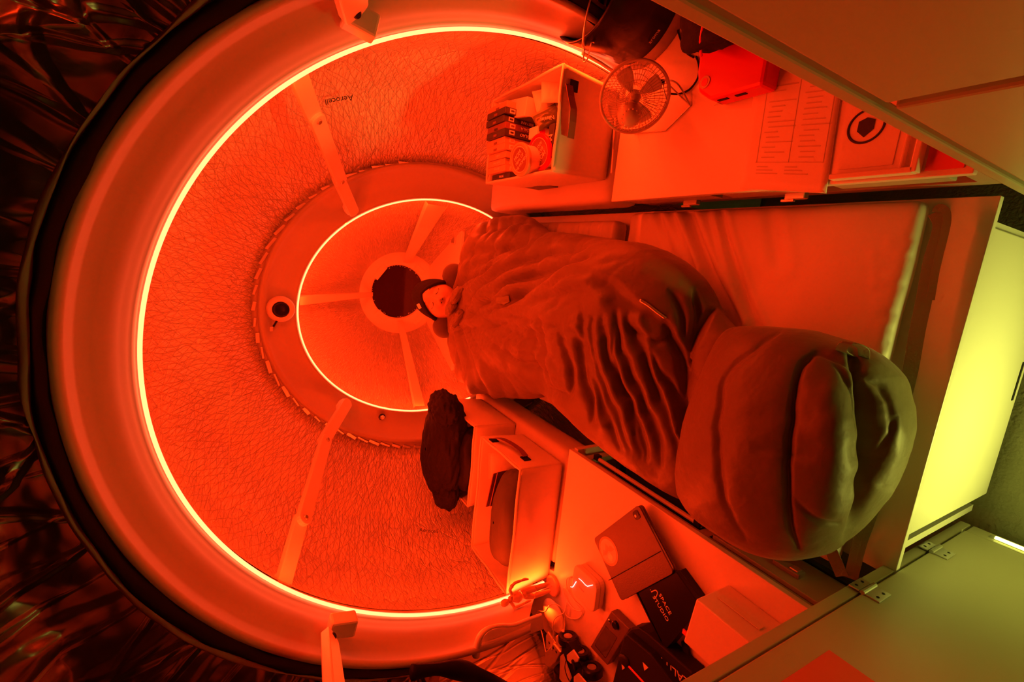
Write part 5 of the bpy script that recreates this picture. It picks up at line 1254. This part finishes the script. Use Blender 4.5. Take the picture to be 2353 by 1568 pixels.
# hand-held screen device
dv = thing('handheld_device', 'small dark device with a square screen and a lit dial', 'device', atZ(1400, 1470, 0.7515))
dp = [atZ(x, y, 0.780) for x, y in ((1404, 1405), (1447, 1447), (1395, 1530), (1356, 1487))]
obj('case', MB().prism([Vector((p.x, p.y, 0.7515)) for p in dp], (0, 0, 0.0285)), 'tablet', dv, bevel=0.003)
obj('screen', MB().prism([atZ(x, y, 0.7802) for x, y in ((1392, 1439), (1418, 1466), (1392, 1512), (1367, 1481))], (0, 0, 0.001)), 'screen', dv)
k_ = atZ(1416, 1436, 0.7802); obj('dial', MB().lathe([(0.012, 0), (0.012, 0.008), (0.009, 0.010)], k_, Z3, 24), 'black', dv)
obj('lit_button', MB().ball(atZ(1400, 1428, 0.782), (0.008, 0.006, 0.003)), 'chrome', dv, smooth=True); obj('screen_bezel', MB().tube([atZ(x, y, 0.781) for x, y in ((1367, 1483), (1391, 1513))], 0.001, 4), 'blackm', dv)
# black printed carrying case
cs = thing('black_case', 'black case lettered in white with two pale triangles at the bottom edge', 'case', atZ(1500, 1530, 0.7515))
pxbox('flap', ((1436, 1459), (1450, 1444), (1468, 1442), (1489, 1457), (1593, 1549), (1570, 1600), (1500, 1600)), 0.7515, 0.80, 'blackm', cs, 0.004)
fpn = pxbox('front_pocket', ((1433, 1462), (1440, 1458), (1495, 1504), (1560, 1590), (1500, 1640), (1395, 1620)), 0.7515, 0.822, 'blackm', cs, 0.004)
for pts in (((1428, 1520), (1436, 1536), (1430, 1540)), ((1477, 1522), (1490, 1535), (1481, 1542))):
    obj('triangle_print', MB().prism([atZ(x, y, 0.8222) for x, y in pts], (0, 0, 0.0006)), 'whiteprint', fpn)
obj('strap_edge', MB().tube([atZ(x, y, 0.823) for x, y in ((1445, 1532), (1480, 1570), (1500, 1600))], 0.003, 6), 'redpaper', fpn)
obj('zip_bump', MB().ball(atZ(1434, 1518, 0.823), (0.016, 0.022, 0.006), 16, 10, Matrix.Rotation(0.6, 3, 'Z')), 'blackm', fpn, smooth=True)
desktext('REALITY', 0.030, 1553, 1547, (-0.77, -0.64), 0.8006, 'whiteprint', cs, xs=1.0)
obj('buckle', MB().box(atZ(1577, 1492, 0.757), (0.035, 0.02, 0.01), Matrix.Rotation(0.5, 3, 'Z')), 'blackm', cs, bevel=0.003)
# plain white block near the tall cabinet
wb = thing('white_block', 'plain white foam block standing beside the black case', 'block', (-0.785, 0.48, 0.7515))
obj('body', MB().prism([(-0.722, 0.545, 0.7515), (-0.845, 0.556, 0.7515), (-0.845, 0.478, 0.7515), (-0.724, 0.408, 0.7515)], (0, 0, 0.118)), 'laminate', wb, bevel=0.003)
tp = obj('tape_edge', MB().box((-0.7205, 0.476, 0.81), (0.0015, 0.10, 0.02)), 'clear', wb)
t = thing('small_tab', 'small orange tab on the black box next to the white block', 'tab', atZ(1576, 1456, 0.7925)); obj('leaf', MB().box(atZ(1576, 1456, 0.795), (0.012, 0.018, 0.004)), 'redpaper', t)
